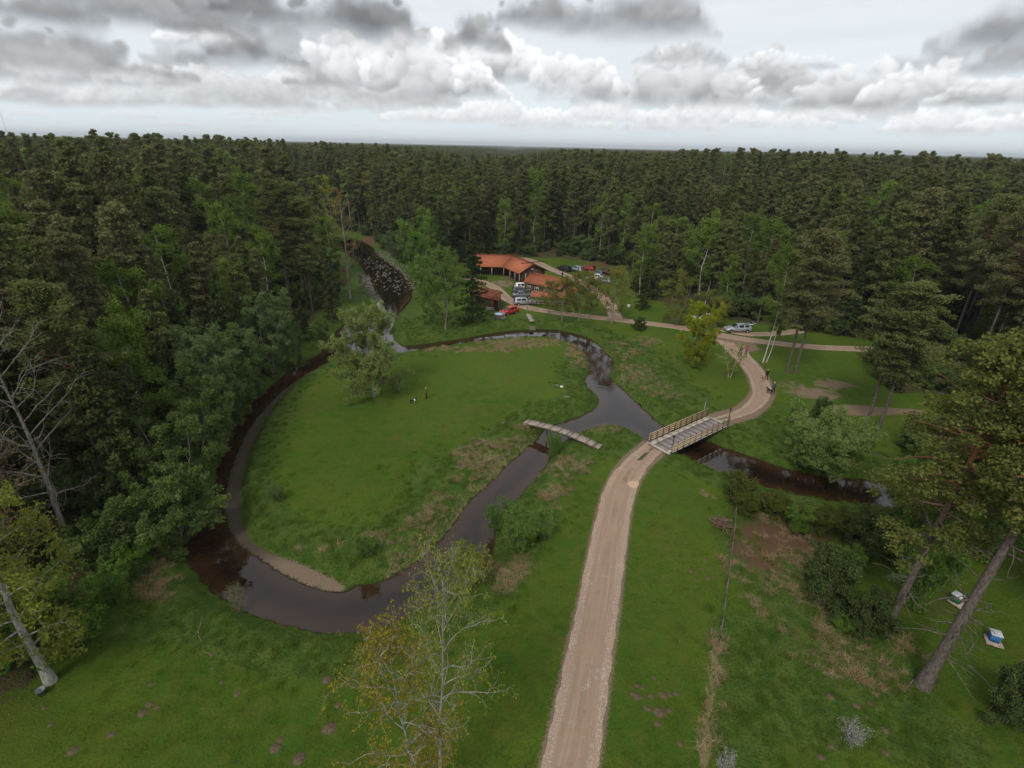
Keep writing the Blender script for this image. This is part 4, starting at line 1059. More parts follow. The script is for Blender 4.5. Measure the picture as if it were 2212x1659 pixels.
for k, (bx, by, ty, s_, nm) in enumerate([(1775, 1300, 1195, 1.05, 'dense dark juniper bush on the right-hand rough ground'), (1870, 1205, 1120, .95, 'dark bush behind the dense juniper, near the hedge'), (1870, 1370, 1290, .85, 'low dark bush at the foot of the stubby pine bole'), (2170, 1560, 1470, .7, 'brownish low conifer at the right edge'), (1830, 1240, 1190, .5, 'small bright bush between the two dark junipers')]):
    put('juniper', BUJ[k % 2] if k != 4 else BUB, (bx, by), ty, 3, nm, 'bush', sw=s_)
for k, (bx, by, ty, s_, nm) in enumerate([(1950, 1130, 1010, 1.3, 'bright green bush where the river leaves to the right'), (1990, 1180, 1070, 1.3, 'bright green bush under the yellowish pine'), (1980, 1300, 1190, 1.1, 'green undergrowth bush beside the stubby pine bole'), (2140, 1200, 1060, 1.5, 'green bush behind the beehives'), (1817, 1365, 1340, .45, 'little yellow-green bush on the rough ground')]):
    put('leafy_bush', BUB, (bx, by), ty, 3, nm, 'bush', sw=s_)
put('blossom_bush', broad(134, 1.6, 0, wide=.6, bare=.1, bark=BK_GREY, leafm=LF_BLO, dens_=.08, stems=4, spread0=.6, clump=.14, size=.05, r=.02), (1560, 1668), 1632, 1.6, 'white flowering bush at the bottom edge right of the road', 'bush', sw=.5)
put('blossom_bush', broad(135, 1.6, 0, wide=.8, bare=.1, bark=BK_DEAD, leafm=LF_BLO, dens_=.07, stems=4, spread0=.5, clump=.14, size=.05, r=.03), (1836, 1605), 1568, 1.6, 'thin whitish flowering bush on the lower right grass', 'bush', sw=.6)
put('river_sapling', broad(136, 2.4, 0, wide=.8, bare=.1, leafm=LF_BUD, dens_=.2, stems=3, spread0=.2, clump=.2, size=.09, r=.03), (1012, 1265), 1190, 2.4, 'slender sapling at the water edge beside the pale-leaved tree', 'bush')
put('river_sapling', broad(137, 2, 0, wide=.7, bare=.1, leafm=LF_BUD, dens_=.04, stems=3, spread0=.2, clump=.2, size=.09, r=.03), (520, 1322), 1270, 2, 'bare little shrub on the brink at the bottom left bend', 'bush', sw=.6)
put('leaning_birch', broad(138, 5, 1, wide=1.3, bare=.2, bark=BK_BIR, leafm=LF_BUD, dens_=.3, stems=2, spread0=.3, clump=.3, size=.13, r=.06), (1575, 815), 740, 5, 'thin young birch between the yellow willow and the road bend')
for k, (bx, by, ty, s_) in enumerate([(1120, 1175, 1122, 1.0), (1085, 1140, 1098, .8), (1165, 1155, 1118, .7), (790, 1200, 1168, .45), (600, 1080, 1058, .4), (1195, 985, 945, .45)]):
    put('willow_shrub', broad(140 + k, 2.2, 0, wide=1.3, bare=.02, leafm=LF_BRI if k != 4 else LF_ALD, dens_=.4, up=1.2, stems=12, spread0=.9, clump=.28, size=.09, r=.03), (bx, by), ty, 2.2,
        ['low feathery shrub on the bank between the pond and the road', 'low feathery shrub nearest the narrow water', 'small feathery shrub facing the road', 'yellow-green shrub in the rough grass at the island foot', 'pale bluish shrub near the mud shore', 'small shrub beside the footbridge'][k], 'bush', sw=s_)
# pines standing alone or at the edge
PB = [('pine by the track with surface roots, left of its neighbour', (1700, 805), 500, 0), ('slimmer pine right beside the one with surface roots', (1718, 806), 520, 1), ('left of the two leaning pines by the sandy path', (1872, 915), 640, 2), ('right of the two leaning pines by the sandy path', (1898, 923), 615, 0),
      ('tall pine beside the wooden swing', (2102, 806), 420, 1), ('tall pine left of the swing with a bare orange bole', (2050, 760), 430, 2), ('stout bare-boled pine, leftmost on the upper left bank', (628, 668), 395, 1), ('pine with a grey bole second on the upper left bank', (660, 662), 400, 2), ('pine with orange bole nearest the grassy stream bank', (675, 672), 430, 0)]
for nm, b, t_, v in PB:
    VIEW.append((*G(*b)[:2], 1.8, b[1] - 25 if b[0] < 700 else b[1] - 60))
    o = put('scots_pine', PN0[v], b, t_, 22, nm, 'tree', 'pines standing at the clearing edge', sw=1.12)
put('scots_pine', pine(150, 24, 0, bare=.38, wide=5.6, leafm=LF_PINEN, r=.30, lean=(1.0, 0), dead=22, dense=1.2, dead_lo=.22, dead_l=3.0), (1912, 1368), 752, 24, 'big near pine with yellowish needles on the right', rz=0)
x_, y_, z_ = G(1992, 1482)
plant('scots_pine', pine(151, 25, 0, bare=.5, wide=4.0, r=.34, lean=(4.2, 1.5), dead=44, leafm=LF_PINEN, dead_lo=.14, dead_l=3.4), x_, y_, z_, 1, 0, 'thick leaning pine with broken limbs at the lower right', 'tree'); CLRX.append((x_, y_, 5))
for k, (bx, by) in enumerate([(2160, 1130), (2230, 1260), (2300, 1010), (2330, 1420)]):
    x_, y_, z_ = G(bx, by); CLRX.append((x_, y_, 2)); plant('scots_pine', PN0[k % 3], x_, y_, z_, .82, None, ['pine behind the beehives under the big crown', 'pine past the right edge above the blue hive', 'pine past the right edge behind the yellowish crown', 'pine just past the right edge of the lower grass'][k], 'tree')
# alders and bushes right of the rapids
BANK = [broad(160 + k, 12, 1, wide=3.4, bare=.08, leafm=LF_BRI if k != 1 else LF_ALD, dens_=1.8, up=1.0, stems=2, spread0=.15, clump=.65, size=.24) for k in range(3)]
for k, (bx, by, ty, nm, s_) in enumerate([(905, 612, 465, 'bright tree right of the stony rapids', .95), (880, 575, 490, 'bright tree at the head of the rapids', .8), (945, 602, 505, 'green tree between the rapids and the barn', .9), (912, 655, 575, 'bright bush by the timber bank', .6), (852, 555, 500, 'tree above the rubble bank', .8), (925, 700, 620, 'bush below the bright trees', .5), (925, 640, 540, 'green tree above the timber bank', .8)]):
    put('bank_tree', BANK[k % 3], (bx, by), ty, 12, nm, group='fresh green trees right of the rapids', sw=s_)
put_top('column_poplar', broad(165, 16, 1, wide=3.0, bare=.15, leafm=LF_BRI, dens_=1.5, up=1.6, clump=.6, size=.26, shape='column'), (911, 450), 17, 16, 'slim pointed green poplar above the rapids')
put_top('spruce', SP1[2], (950, 440), 19, 17, 'brownish spruce right of the pointed poplar')
put('spruce', SP1[1], (660, 735), 650, 17, 'young spruce on the brown slope at the left bank', sw=.5)
put('spruce', SP1[0], (720, 690), 560, 17, 'dark spruce above the mouth of the stream', sw=.7)

# ---- the forest
PC = P_CLR
cand = []
gf = gen(900)
yy = -20.0
while yy < 1500:
    st = 4.5 if yy < 220 else (5.2 if yy < 500 else 6.4)
    hw = max(110, yy * 1.25 + 60)
    xs = np.arange(-hw, hw, st); n = len(xs)
    cand.append(np.stack([xs + gf.uniform(-.42, .42, n) * st, yy + gf.uniform(-.42, .42, n) * st], 1)); yy += st * .92
cand = np.concatenate(cand)
cand = cand[(np.abs(np.arctan2(cand[:, 0], cand[:, 1] + 25)) < R(58)) | (np.abs(cand[:, 0]) < 100)]
cand = cand[~((np.hypot(cand[:, 0], cand[:, 1]) < 16))]
near = (np.hypot(cand[:, 0], cand[:, 1]) < 300)
keep = np.ones(len(cand), bool)
cn = cand[near]; k1 = sdist(P_CLR, cn[:, 0], cn[:, 1]) > .8; k1 &= wdist(cn[:, 0], cn[:, 1]) > 2.6
for (x, y, r_) in CLRX: k1 &= np.hypot(cn[:, 0] - x, cn[:, 1] - y) > r_
k1 &= np.minimum.reduce([ldist(C_TR, cn[:, 0], cn[:, 1]), ldist(C_SP, cn[:, 0], cn[:, 1]), ldist(C_T2, cn[:, 0], cn[:, 1])]) > 3.2
gap = (fbm(cn[:, 0] * .05, cn[:, 1] * .05, 910, 3) < .36); k1 &= ~gap
keep[near] = k1
cand = cand[keep]
dst = np.hypot(cand[:, 0], cand[:, 1]); o_ = np.argsort(dst); cand = cand[o_]; dst = dst[o_]
zc = ground(cand[:, 0], cand[:, 1])
clr_d = np.full(len(cand), 99.0); nn = dst < 300; clr_d[nn] = sdist(P_CLR, cand[nn, 0], cand[nn, 1])
rnd = gf.random(len(cand)); tn = fbm(cand[:, 0] * .02, cand[:, 1] * .02, 920, 2)
kind = np.where(rnd < .09 + .18 * (tn > .54), 2, np.where(rnd > .88 - .10 * (clr_d < 12) - .14 * (cand[:, 0] < -24) * (cand[:, 1] < 170), 1, 0))     # 0 pine 1 spruce 2 birch


def region(x, y):
    if y < 45 and x < -20: return 'behind the leafless grey tree'
    if y < 75 and x < -20: return 'above the mud shore on the left bank'
    if x < -75: return 'high on the far left skyline'
    if x < -25 and y < 105: return 'on the left hill behind the bank alders'
    if x < -25 and y < 160: return 'on the left hill beside the rapids'
    if x < -18: return 'far up the valley beyond the rapids'
    if y > 140 and x < 12: return 'behind the orange-roofed barn'
    if y > 140 and x < 45: return 'behind the car park'
    if y < 70: return 'at the right edge near the beehives'
    if x < 62 and y < 150: return 'behind the silver estate car'
    if x < 95 and y < 150: return 'beyond the dirt track and the bench'
    if y < 150: return 'at the far right edge of the forest'
    return 'in the deep forest on the right'


SP_NAME = {0: 'scots_pine', 1: 'spruce', 2: 'birch'}; ADJ = {0: 'tall dark green pine', 1: 'narrow dark spruce', 2: 'light green birch'}
count = {0: 0, 1: 0, 2: 0}; LIM = {0: 268, 1: 110, 2: 90}
stuff = {k: [] for k in range(12)}
for i in range(len(cand)):
    x, y = cand[i]; d = dst[i]; k = int(kind[i]); z = float(zc[i]); s_ = float(np.clip(gf.normal(.95, .13), .62, 1.16)) * (1 - .20 * float(sst(180, 560, d)))
    if k == 0 and x < -40 and y < 160: s_ *= 1.06
    if k == 1: s_ *= gf.uniform(.75, 1.25)
    if k == 2: s_ *= gf.uniform(.75, 1.05)
    for vx, vy, hw_, row in VIEW:
        if y < vy + 2 and abs(math.atan2(x, y) - math.atan2(vx, vy)) < (hw_ + 1.5) / math.hypot(vx, vy) and d < math.hypot(vx, vy) - .5:
            s_ = min(s_, h_for(x, y, z, row) / 22)
    if s_ < .35: continue
    v_ = Vector((x, y, z + 14 - H)); dep = v_.dot(fw); vis = False
    if dep > 3:
        u_ = abs(v_.dot(rt) / dep * F); w_ = v_.dot(up) / dep * F; vis = u_ < 560 and w_ > -440
    if vis and count[k] < LIM[k] and d < 230:
        count[k] += 1
        pm = None
        if d < 62: pm = {0: PN0, 1: SP1, 2: BI1}[k]
        elif d < 135: pm = {0: PN1, 1: SP1, 2: BI1}[k]
        rz = gf.uniform(0, 6.28); tl = (gf.normal() * .02, gf.normal() * .02)
        lab = ADJ[k] + ' ' + ('in the front row ' if clr_d[i] < 6 else 'deep in the trees ' if clr_d[i] > 22 else '') + region(x, y); grp = ADJ[k].split()[-1] + ' trees ' + region(x, y)
        if pm is not None:
            plant(SP_NAME[k], pm[int(gf.integers(len(pm)))], x, y, z, s_, rz, lab, 'tree', grp, tilt=tl)
        else:
            ms = {0: PN2, 1: SP2, 2: BI2}[k]; me = ms[int(gf.integers(len(ms)))]
            o = link(SP_NAME[k], me, None, (x, y, z - .08)); o.rotation_euler = (tl[0], tl[1], rz); o.scale = (s_,) * 3
            tag(o, lab, 'tree', grp)
    else:
        near_ = d < 330
        lib = {0: (0, 5) if near_ else (5, 4), 1: (9, 1) if near_ else (10, 1), 2: (11, 1)}[k]
        j = lib[0] + int(gf.integers(lib[1]))
        stuff[j].append((x, y, z - .08, s_, gf.uniform(0, 6.28)))
LIBM = PN2 + PN3 + [SP2[0], SP3[0], BI3[0]]


def scatter(name, pts, lib, label, parent=None):
    """one object: every point carries a copy of a library mesh (geometry nodes)"""
    P_ = np.array([p[:3] for p in pts], np.float32)
    me = bpy.data.meshes.new(name); me.vertices.add(len(P_)); me.vertices.foreach_set('co', P_.ravel())
    for nm, ix, ty in (('sc', 3, 'FLOAT'), ('rz', 4, 'FLOAT')):
        a = me.attributes.new(nm, ty, 'POINT'); a.data.foreach_set('value', np.array([p[ix] for p in pts], np.float32))
    a = me.attributes.new('pick', 'INT', 'POINT'); a.data.foreach_set('value', np.array([p[5] for p in pts], np.int32))
    o = link(name, me)
    c = bpy.data.collections.new(name + '_library')
    for i, q in enumerate(lib):
        ob = bpy.data.objects.new('%s_%03d' % (name, i), q); c.objects.link(ob)
    ng = bpy.data.node_groups.new(name, 'GeometryNodeTree'); ng.interface.new_socket('Geometry', in_out='INPUT', socket_type='NodeSocketGeometry'); ng.interface.new_socket('Geometry', in_out='OUTPUT', socket_type='NodeSocketGeometry')
    N = ng.nodes.new; Lk = ng.links.new
    gi, go = N('NodeGroupInput'), N('NodeGroupOutput'); ci = N('GeometryNodeCollectionInfo'); ci.inputs[0].default_value = c; ci.inputs[1].default_value = True; ci.inputs[2].default_value = True
    iop = N('GeometryNodeInstanceOnPoints'); iop.inputs['Pick Instance'].default_value = True

    def at(nm, ty):
        q = N('GeometryNodeInputNamedAttribute'); q.data_type = ty; q.inputs[0].default_value = nm; return q.outputs[0]
    cx = N('ShaderNodeCombineXYZ'); Lk(at('rz', 'FLOAT'), cx.inputs[2])
    Lk(gi.outputs[0], iop.inputs['Points']); Lk(ci.outputs[0], iop.inputs['Instance']); Lk(at('pick', 'INT'), iop.inputs['Instance Index']); Lk(cx.outputs[0], iop.inputs['Rotation']); Lk(at('sc', 'FLOAT'), iop.inputs['Scale'])
    Lk(iop.outputs[0], go.inputs[0])
    md = o.modifiers.new('scatter', 'NODES'); md.node_group = ng
    tag(o, label, None, None, 'stuff')
    return o


allp = [(*p, j) for j in range(12) for p in stuff[j]]
scatter('deep_forest', allp, LIBM, 'pine forest reaching to the horizon')
# understorey along the forest edges
us = []
gu = gen(950)
for i in range(5200):
    x, y = gu.uniform(-95, 110), gu.uniform(10, 230)
    us.append((x, y))
us = np.array(us); cd = sdist(P_CLR, us[:, 0], us[:, 1]); wd = wdist(us[:, 0], us[:, 1])
okm = (cd > .3) & (cd < 34) & (wd > 1.0) & (gu.random(len(us)) < np.exp(-cd / 16) * .85)
okm &= ldist(C_TR, us[:, 0], us[:, 1]) > 2.6
us = us[okm]; uz = ground(us[:, 0], us[:, 1])
UL = []
UNDER = [broad(170, 3, 2, wide=1.6, bare=.02, leafm=LF_ALD, dens_=2.6, stems=5, spread0=.5, clump=.45, size=.24, r=.05, single=True), broad(171, 2.4, 2, wide=1.5, bare=.02, leafm=LF_CON, dens_=2.6, stems=5, spread0=.5, clump=.45, size=.22, r=.05, single=True),
         spruce(172, 4, 2, wide=1.3, single=True)]
scatter('forest_undergrowth', [(x, y, z - .05, gu.uniform(.5, 1.5), gu.uniform(0, 6.28), int(gu.choice([0, 1, 2], p=[.45, .25, .3]))) for (x, y), z in zip(us, uz)], UNDER, 'bushes and young spruces under the forest edge')
# the wood beyond: one rolling canopy
fx_ = np.concatenate([-np.geomspace(1, 13000, 110)[::-1], np.geomspace(1, 13000, 110)]); fy_ = np.geomspace(1180, 15500, 150)
FX, FY = np.meshgrid(fx_, fy_); FX = FX * 1.0
ca = FX / np.maximum(np.abs(FX).max(), 1); FX = FX * (FY / 15500) ** .55
FZ = ground(FX, FY, np.full(FX.shape, 60.0), np.full(FX.shape, 9.0)) + 14.5 + 3.0 * gf.random(FX.shape) - 6 * (fbm(FX * .002, FY * .002, 960, 3) > .62)
FZ[0] -= 30
ii = np.arange(FX.size).reshape(FX.shape)
m = NT('far_canopy'); P = m.pos(); nb_ = m.noise(.0022, 4, .6, P); nc_ = m.noise(.05, 4, .7, P)
cc_ = m.mix(nc_, (.020, .032, .014), (.045, .062, .022)); cc_ = m.mix(m.ss(nb_, .60, .64), cc_, (.075, .10, .04))
m.bsdf(cc_, 1, .05)
tag(link('distant_woods', mesh('distant_woods', np.stack([FX, FY, FZ], -1), np.stack([ii[:-1, :-1], ii[:-1, 1:], ii[1:, 1:], ii[1:, :-1]], -1).reshape(-1, 4), [m.m], False)), 'far wooded plain under the horizon', kind='stuff')


# ---- grass
def tuft(seed, n, h, w, lean_, wid):
    g = gen(seed); a = g.random(n) * 6.283; r_ = w * g.random(n) ** .5; b = np.stack([r_ * np.cos(a), r_ * np.sin(a), np.zeros(n)], 1)
    d = g.normal(size=(n, 3)) * lean_; d[:, 2] = 1; hh = h * g.uniform(.5, 1.1, n)[:, None]
    s_ = np.stack([-np.sin(a * 3), np.cos(a * 3), 0 * a], 1) * wid
    mid = b + d * hh * .55; tip = b + d * hh * np.array([1.5, 1.5, .95])
    V = np.stack([b - s_, b + s_, mid + s_ * .7, mid - s_ * .7, tip], 1).reshape(-1, 3)
    Fc = []
    for i in range(n): q = i * 5; Fc += [[q, q + 1, q + 2, q + 3], [q + 3, q + 2, q + 4]]
    return V, Fc, np.repeat(g.random(n), 5)


LF_GR = leaf_mat('grass_blades', (.055, .105, .012), (.125, .180, .028), (.080, .130, .018), .2, .3)
LF_DRY = leaf_mat('straw_blades', (.18, .13, .070), (.42, .33, .19), (.26, .17, .095), .22, .25)
TG = []
for k in range(3): V, Fc, cv = tuft(200 + k, 60, .30, .38, .45, .014); TG.append(mesh('green_tuft', V, Fc, [LF_GR], attrs=dict(cv=cv)))
TD = []
for k in range(3): V, Fc, cv = tuft(210 + k, 60, .30, .34, 1.0, .013); TD.append(mesh('straw_tuft', V, Fc, [LF_DRY], attrs=dict(cv=cv)))
gg = gen(980)
cellx = (gx > -42) & (gx < 60); celly = (gy > 14) & (gy < 100)
SX = GX[np.ix_(celly, cellx)].ravel(); SY = GY[np.ix_(celly, cellx)].ravel()
sel = lambda A: A[np.ix_(celly, cellx)].ravel()
sr, sdry, sws, srd, sbe, sfo, sred, sdi = sel(rough), sel(dry), sel(WS), sel(RD), sel(BE), sel(forest), sel(red), sel(dirt)
okg = (sws > .15) & (srd > .35) & (sbe > .25) & (sdi < .35)
pn = fbm(SX * .8, SY * .8, 990, 3); dc = np.hypot(SX, SY)
mg = okg & (gg.random(len(SX)) < .62 * np.clip(sr * 1.1 - sred * .6, 0, 1) * np.where(sws < 1.3, 1.5, 1.0) * ((pn > .40) | (sws < 1.3)) * (1 - .6 * sdry)) & (sfo < .6)
pd = np.clip(sdry + (pn - .5) * 3.0, 0, 1) * (sdry > .12)
md_ = okg & (gg.random(len(SX)) < .95 * pd ** 1.3 * (1 - .6 * sred))


def pts_of(mask, s0, s1, nlib):
    n = mask.sum(); x = SX[mask] + gg.uniform(-.3, .3, n); y = SY[mask] + gg.uniform(-.3, .3, n); z = ground(x, y)
    f = np.clip((sws[mask] - .1) / 1.5, .55, 1)
    return [(a, b, c, gg.uniform(s0, s1) * q, gg.uniform(0, 6.28), int(gg.integers(nlib))) for a, b, c, q in zip(x, y, z, f)]


scatter('rough_grass', pts_of(mg, .4, 1.0, 3), TG, 'tall green grass along the banks and on the rough ground')
scatter('dry_grass', pts_of(md_, .4, 1.05, 3), TD, 'flattened straw-coloured grass and old reeds')
TL = []
for k in range(2): V, Fc, cv = tuft(220 + k, 40, .11, .38, .5, .011); TL.append(mesh('lawn_tuft', V, Fc, [LF_GR], attrs=dict(cv=cv)))
ml = okg & (sr < .5) & (sfo < .5) & (dc < 62) & (pn > .42) & (gg.random(len(SX)) < np.clip(1.1 - dc / 62, 0, .75))
scatter('lawn_grass', pts_of(ml, .5, 1.3, 2), TL, 'short mown grass')

# ------------------------------------------------------------------ built things
M_TILE = flat_mat('orange_roof_tiles', (.37, .120, .058), .8, .2, var=.14, scale=2.2)
M_TILE2 = flat_mat('old_roof_tiles', (.33, .115, .060), .85, .15, var=.30, scale=2.5)
M_ROOFR = flat_mat('rusty_roof_boards', (.19, .062, .035), .85, .15, var=.3, scale=2)
M_DARKW = flat_mat('dark_stained_wood', (.055, .030, .020), .85, .15, var=.3, scale=3, stretch=(1, 1, 6))
M_LOG = flat_mat('brown_logs', (.115, .065, .038), .85, .15, var=.3, scale=3, stretch=(1, 1, 6))
M_PALEW = flat_mat('pale_new_wood', (.44, .31, .19), .8, .15, var=.2, scale=6)
M_GREYW = flat_mat('weathered_wood', (.33, .275, .225), .9, .1, var=.32, scale=6)
M_GREYW2 = flat_mat('dark_weathered_wood', (.16, .125, .10), .9, .1, var=.3, scale=5)
M_DECK = flat_mat('worn_deck', (.235, .20, .185), .9, .1, var=.25, scale=5)
M_DECKP = flat_mat('pale_deck_beam', (.46, .39, .33), .9, .1, var=.2, scale=5)
M_BLACK = flat_mat('black_metal', (.018, .018, .018), .5, .4, var=.1)
M_GLASS = flat_mat('dark_window', (.015, .018, .02), .12, .6, var=.05)
M_WHITE = flat_mat('white_paint', (.72, .72, .70), .6, .3, var=.06)
M_STONE = flat_mat('field_stone', (.155, .14, .124), .9, .15, var=.35, scale=1.6)
M_SOIL = flat_mat('molehill_soil', (.100, .074, .046), 1, .05, var=.3, scale=9)
M_TYRE = flat_mat('tyre_rubber', (.015, .015, .015), .9, .1)
M_RIM = flat_mat('wheel_rim', (.35, .35, .36), .35, .5, .6)
M_LAMPW = flat_mat('headlight_lens', (.75, .77, .8), .1, .6)
M_LAMPR = flat_mat('tail_light_lens', (.35, .02, .015), .2, .6)


def slab(p4, t_):
    """four corners, extruded downwards by t_"""
    P_ = [Vector(p) for p in p4]; n = (P_[1] - P_[0]).cross(P_[3] - P_[0]).normalized()
    if n.z < 0: n = -n
    return [list(p) for p in P_] + [list(p - n * t_) for p in P_], [[0, 1, 2, 3], [7, 6, 5, 4], [0, 4, 5, 1], [1, 5, 6, 2], [2, 6, 7, 3], [3, 7, 4, 0]]


# ---- the long barn: two wings meeting at an angle
bx0 = thing('barn', 'long dark barn with a bright orange tiled roof, behind the log cabin', 'barn', (-2, 138, 0))
bx0.rotation_euler[2] = 0
O_ = Vector((-2, 138, 0)); gb = gz(0, 135)
zr, ze = 4.5 + gb, 2.5 + gb
b_, c_, d_ = Vector((-3.0, 136.6, ze)), Vector((1.25, 129.0, ze)), Vector((8.3, 133.3, ze))
B_, C_ = Vector((-.6, 142.2, zr)), Vector((4.75, 131.1, zr)); Bb = Vector((1.9, 147.6, ze))
L_r, L_f, L_b = Vector((-10.8, 142.4, zr)), Vector((-10.8, 136.8, ze)), Vector((-10.8, 148, ze))
rel = lambda p: p - O_
for q in ([b_, c_, C_, B_], [B_, C_, d_, Bb], [L_f, b_, B_, L_r], [L_r, B_, Bb, L_b]):
    V, Fc = slab([rel(p) for p in q], .16); mb = MB().add(V, Fc)
    n_ = 9
    for i in range(1, n_):                     # courses of tiles standing proud
        a1 = rel(q[0]).lerp(rel(q[3]), i / n_); a2 = rel(q[1]).lerp(rel(q[2]), i / n_)
        mb.bar(a1 + Vector((0, 0, .02)), a2 + Vector((0, 0, .02)), .06, .05)
    mb.build('roof', M_TILE, bx0)
mb = MB(); mb.bar(rel(L_r) + Vector((0, 0, .1)), rel(B_) + Vector((0, 0, .1)), .3, .14); mb.bar(rel(B_) + Vector((0, 0, .1)), rel(C_) + Vector((0, 0, .1)), .3, .14)
mb.bar(rel(b_) + Vector((0, 0, .06)), rel(B_) + Vector((0, 0, .06)), .16, .1); mb.build('ridge_tiles', M_ROOFR, bx0)
mb = MB()
e1 = (C_ - B_).normalized(); sd_ = Vector((e1.y, -e1.x, 0)).normalized()


def wall(mb, p, q, z0, z1, t_=.16): mb.bar(Vector((p.x, p.y, (z0 + z1) / 2)), Vector((q.x, q.y, (z0 + z1) / 2)), t_, z1 - z0)


cin, din = c_.lerp(d_, .08), c_.lerp(d_, .93)
off = e1 * -.5
for nm, p, q in (('rear_wall', Bb.lerp(B_, .14), din + off), ('front_wall', b_.lerp(B_, .32), c_.lerp(C_, .32) + off), ('rear_wall', L_b.lerp(L_r, .14), Bb.lerp(B_, .14)), ('front_wall', L_f.lerp(L_r, .32) + Vector((.3, 0, 0)), b_.lerp(B_, .32))):
    mw = MB(); wall(mw, rel(p), rel(q), gb - .1, ze + (.45 if nm[0] == 'f' else .15)); o = mw.build(nm, M_DARKW, bx0)
    n_ = int((p - q).length / 1.1)
    for i in range(n_ + 1):
        u_ = rel(p).lerp(rel(q), i / n_); MB().box((u_.x, u_.y, (gb + ze) / 2), (.12, .22, ze - gb), rz=math.atan2((q - p).y, (q - p).x)).build('batten', M_LOG, o)
# gable wall as a pentagon with boards
g0, g1 = rel(cin + off), rel(din + off); top_ = rel(C_.copy() + off); top_.z = zr - .2
gl = [Vector((g0.x, g0.y, gb)), Vector((g1.x, g1.y, gb)), Vector((g1.x, g1.y, ze + .05)), top_, Vector((g0.x, g0.y, ze + .05))]
V = [list(p) for p in gl] + [list(p - e1 * .15) for p in gl]
MB().add(V, [[0, 1, 2, 3, 4], [9, 8, 7, 6, 5]] + [[i, 5 + i, 5 + (i + 1) % 5, (i + 1) % 5] for i in range(5)]).build('gable_wall', M_LOG, bx0)
MB().bar(g0.lerp(g1, 0) + e1 * .05 + Vector((0, 0, ze - gb - .1)), g1 + e1 * .05 + Vector((0, 0, ze - gb - .1)), .08, .18).build('gable_beam', M_DARKW, bx0)
for s0, s1 in ((c_, C_), (d_, C_)):
    MB().bar(rel(s0) + Vector((0, 0, .0)) + e1 * .05, rel(s1) + e1 * .05 + Vector((0, 0, .02)), .07, .24).build('bargeboard', M_DARKW, bx0)
for i, (p, q, f) in enumerate([(b_, c_, .03), (b_, c_, .42), (b_, c_, .72), (b_, c_, .97), (L_f, b_, .25), (L_f, b_, .62), (c_, d_, .2)]):
    u_ = rel(p.lerp(q, f)) + (sd_ * 0); MB().box((u_.x + .1, u_.y + .25, (gb + ze) / 2 - .05), (.2, .2, ze - gb - .05)).build('post', M_GREYW, bx0)
u_ = g0.lerp(g1, .75); MB().box((u_.x + e1.x * .04, u_.y + e1.y * .04, gb + 1.0), (1.6, .08, 2.0), rz=math.atan2((g1 - g0).y, (g1 - g0).x)).build('door', M_DARKW, bx0)

# ---- log cabin
cb = thing('log_cabin', 'log cabin with an old orange tiled roof and black stovepipe behind the budding trees', 'cabin', (7, 118, gz(7, 118)))
zc_ = gz(7, 118); O_ = Vector((7, 118, zc_)); R1, R2 = Vector((3.9, 124.2, zc_ + 3.9)), Vector((12.0, 117.9, zc_ + 3.9)); rv = Vector((-1.9, -3.3, -1.45))
ax = (R2 - R1).normalized()
for sgn in (1, -1):
    v_ = Vector((rv.x * sgn, rv.y * sgn, rv.z)); q = [R1 - O_, R2 - O_, R2 + v_ - O_, R1 + v_ - O_]; V, Fc = slab(q, .12)
    mr = MB().add(V, Fc); o = mr.build('roof', M_TILE2, cb)
    mt = MB()
    for i in range(1, 12):
        a1 = q[0].lerp(q[3], i / 12); a2 = q[1].lerp(q[2], i / 12); mt.bar(a1 + Vector((0, 0, .03)), a2 + Vector((0, 0, .03)), .07, .06)
    for i in range(1, 34):
        a1 = q[0].lerp(q[1], i / 34); a2 = q[3].lerp(q[2], i / 34); mt.bar(a1 + Vector((0, 0, .02)), a2 + Vector((0, 0, .02)), .05, .05)
    t_ = mt.build('tile_courses', M_TILE, o); t_['kind'] = 'stuff'
MB().bar(R1 - O_ + Vector((0, 0, .06)), R2 - O_ + Vector((0, 0, .06)), .26, .14).build('ridge_tiles', M_TILE, cb)
f1, f2 = R1 + rv * .85 + ax * .4, R2 + rv * .85 - ax * .4; k1_, k2_ = R1 - Vector((rv.x, rv.y, 0)) * .85 + ax * .4, R2 - Vector((rv.x, rv.y, 0)) * .85 - ax * .4
for nm, p, q in (('front_wall', f1, f2), ('rear_wall', k1_, k2_), ('end_wall', f1, k1_), ('end_wall', f2, k2_)):
    for j in range(11):                         # stacked logs
        z0 = zc_ + .1 + j * .21; P1 = Vector((p.x, p.y, z0)) - O_; P2 = Vector((q.x, q.y, z0)) - O_; e_ = (P2 - P1).normalized() * .2
        V, Fc = tube([P1 - e_, P2 + e_], [.115, .115], 6); MB().add(V, Fc).build('wall_log', M_LOG, cb)
for u in (.12, .35, .62, .85):
    p = f1.lerp(f2, u) - O_; n2 = Vector((rv.x, rv.y, 0)).normalized() * .14; rz_ = math.atan2(ax.y, ax.x)
    w_ = MB().box((p.x + n2.x, p.y + n2.y, 1.35), (.95, .06, .85), rz=rz_).build('window', M_GLASS, cb)
    mf = MB()
    for sx in (-.5, 0, .5): mf.box((p.x + n2.x * 1.3 + ax.x * sx * .95, p.y + n2.y * 1.3 + ax.y * sx * .95, 1.35), (.07, .06, .95), rz=rz_)
    for sz in (-.45, .45): mf.box((p.x + n2.x * 1.35, p.y + n2.y * 1.35, 1.35 + sz), (1.02, .05, .07), rz=rz_)
    mf.build('frame', M_WHITE, w_)
p = f1.lerp(f2, .5) - O_; MB().box((p.x + n2.x, p.y + n2.y, 1.0), (.9, .07, 1.95), rz=rz_).build('door', M_DARKW, cb)
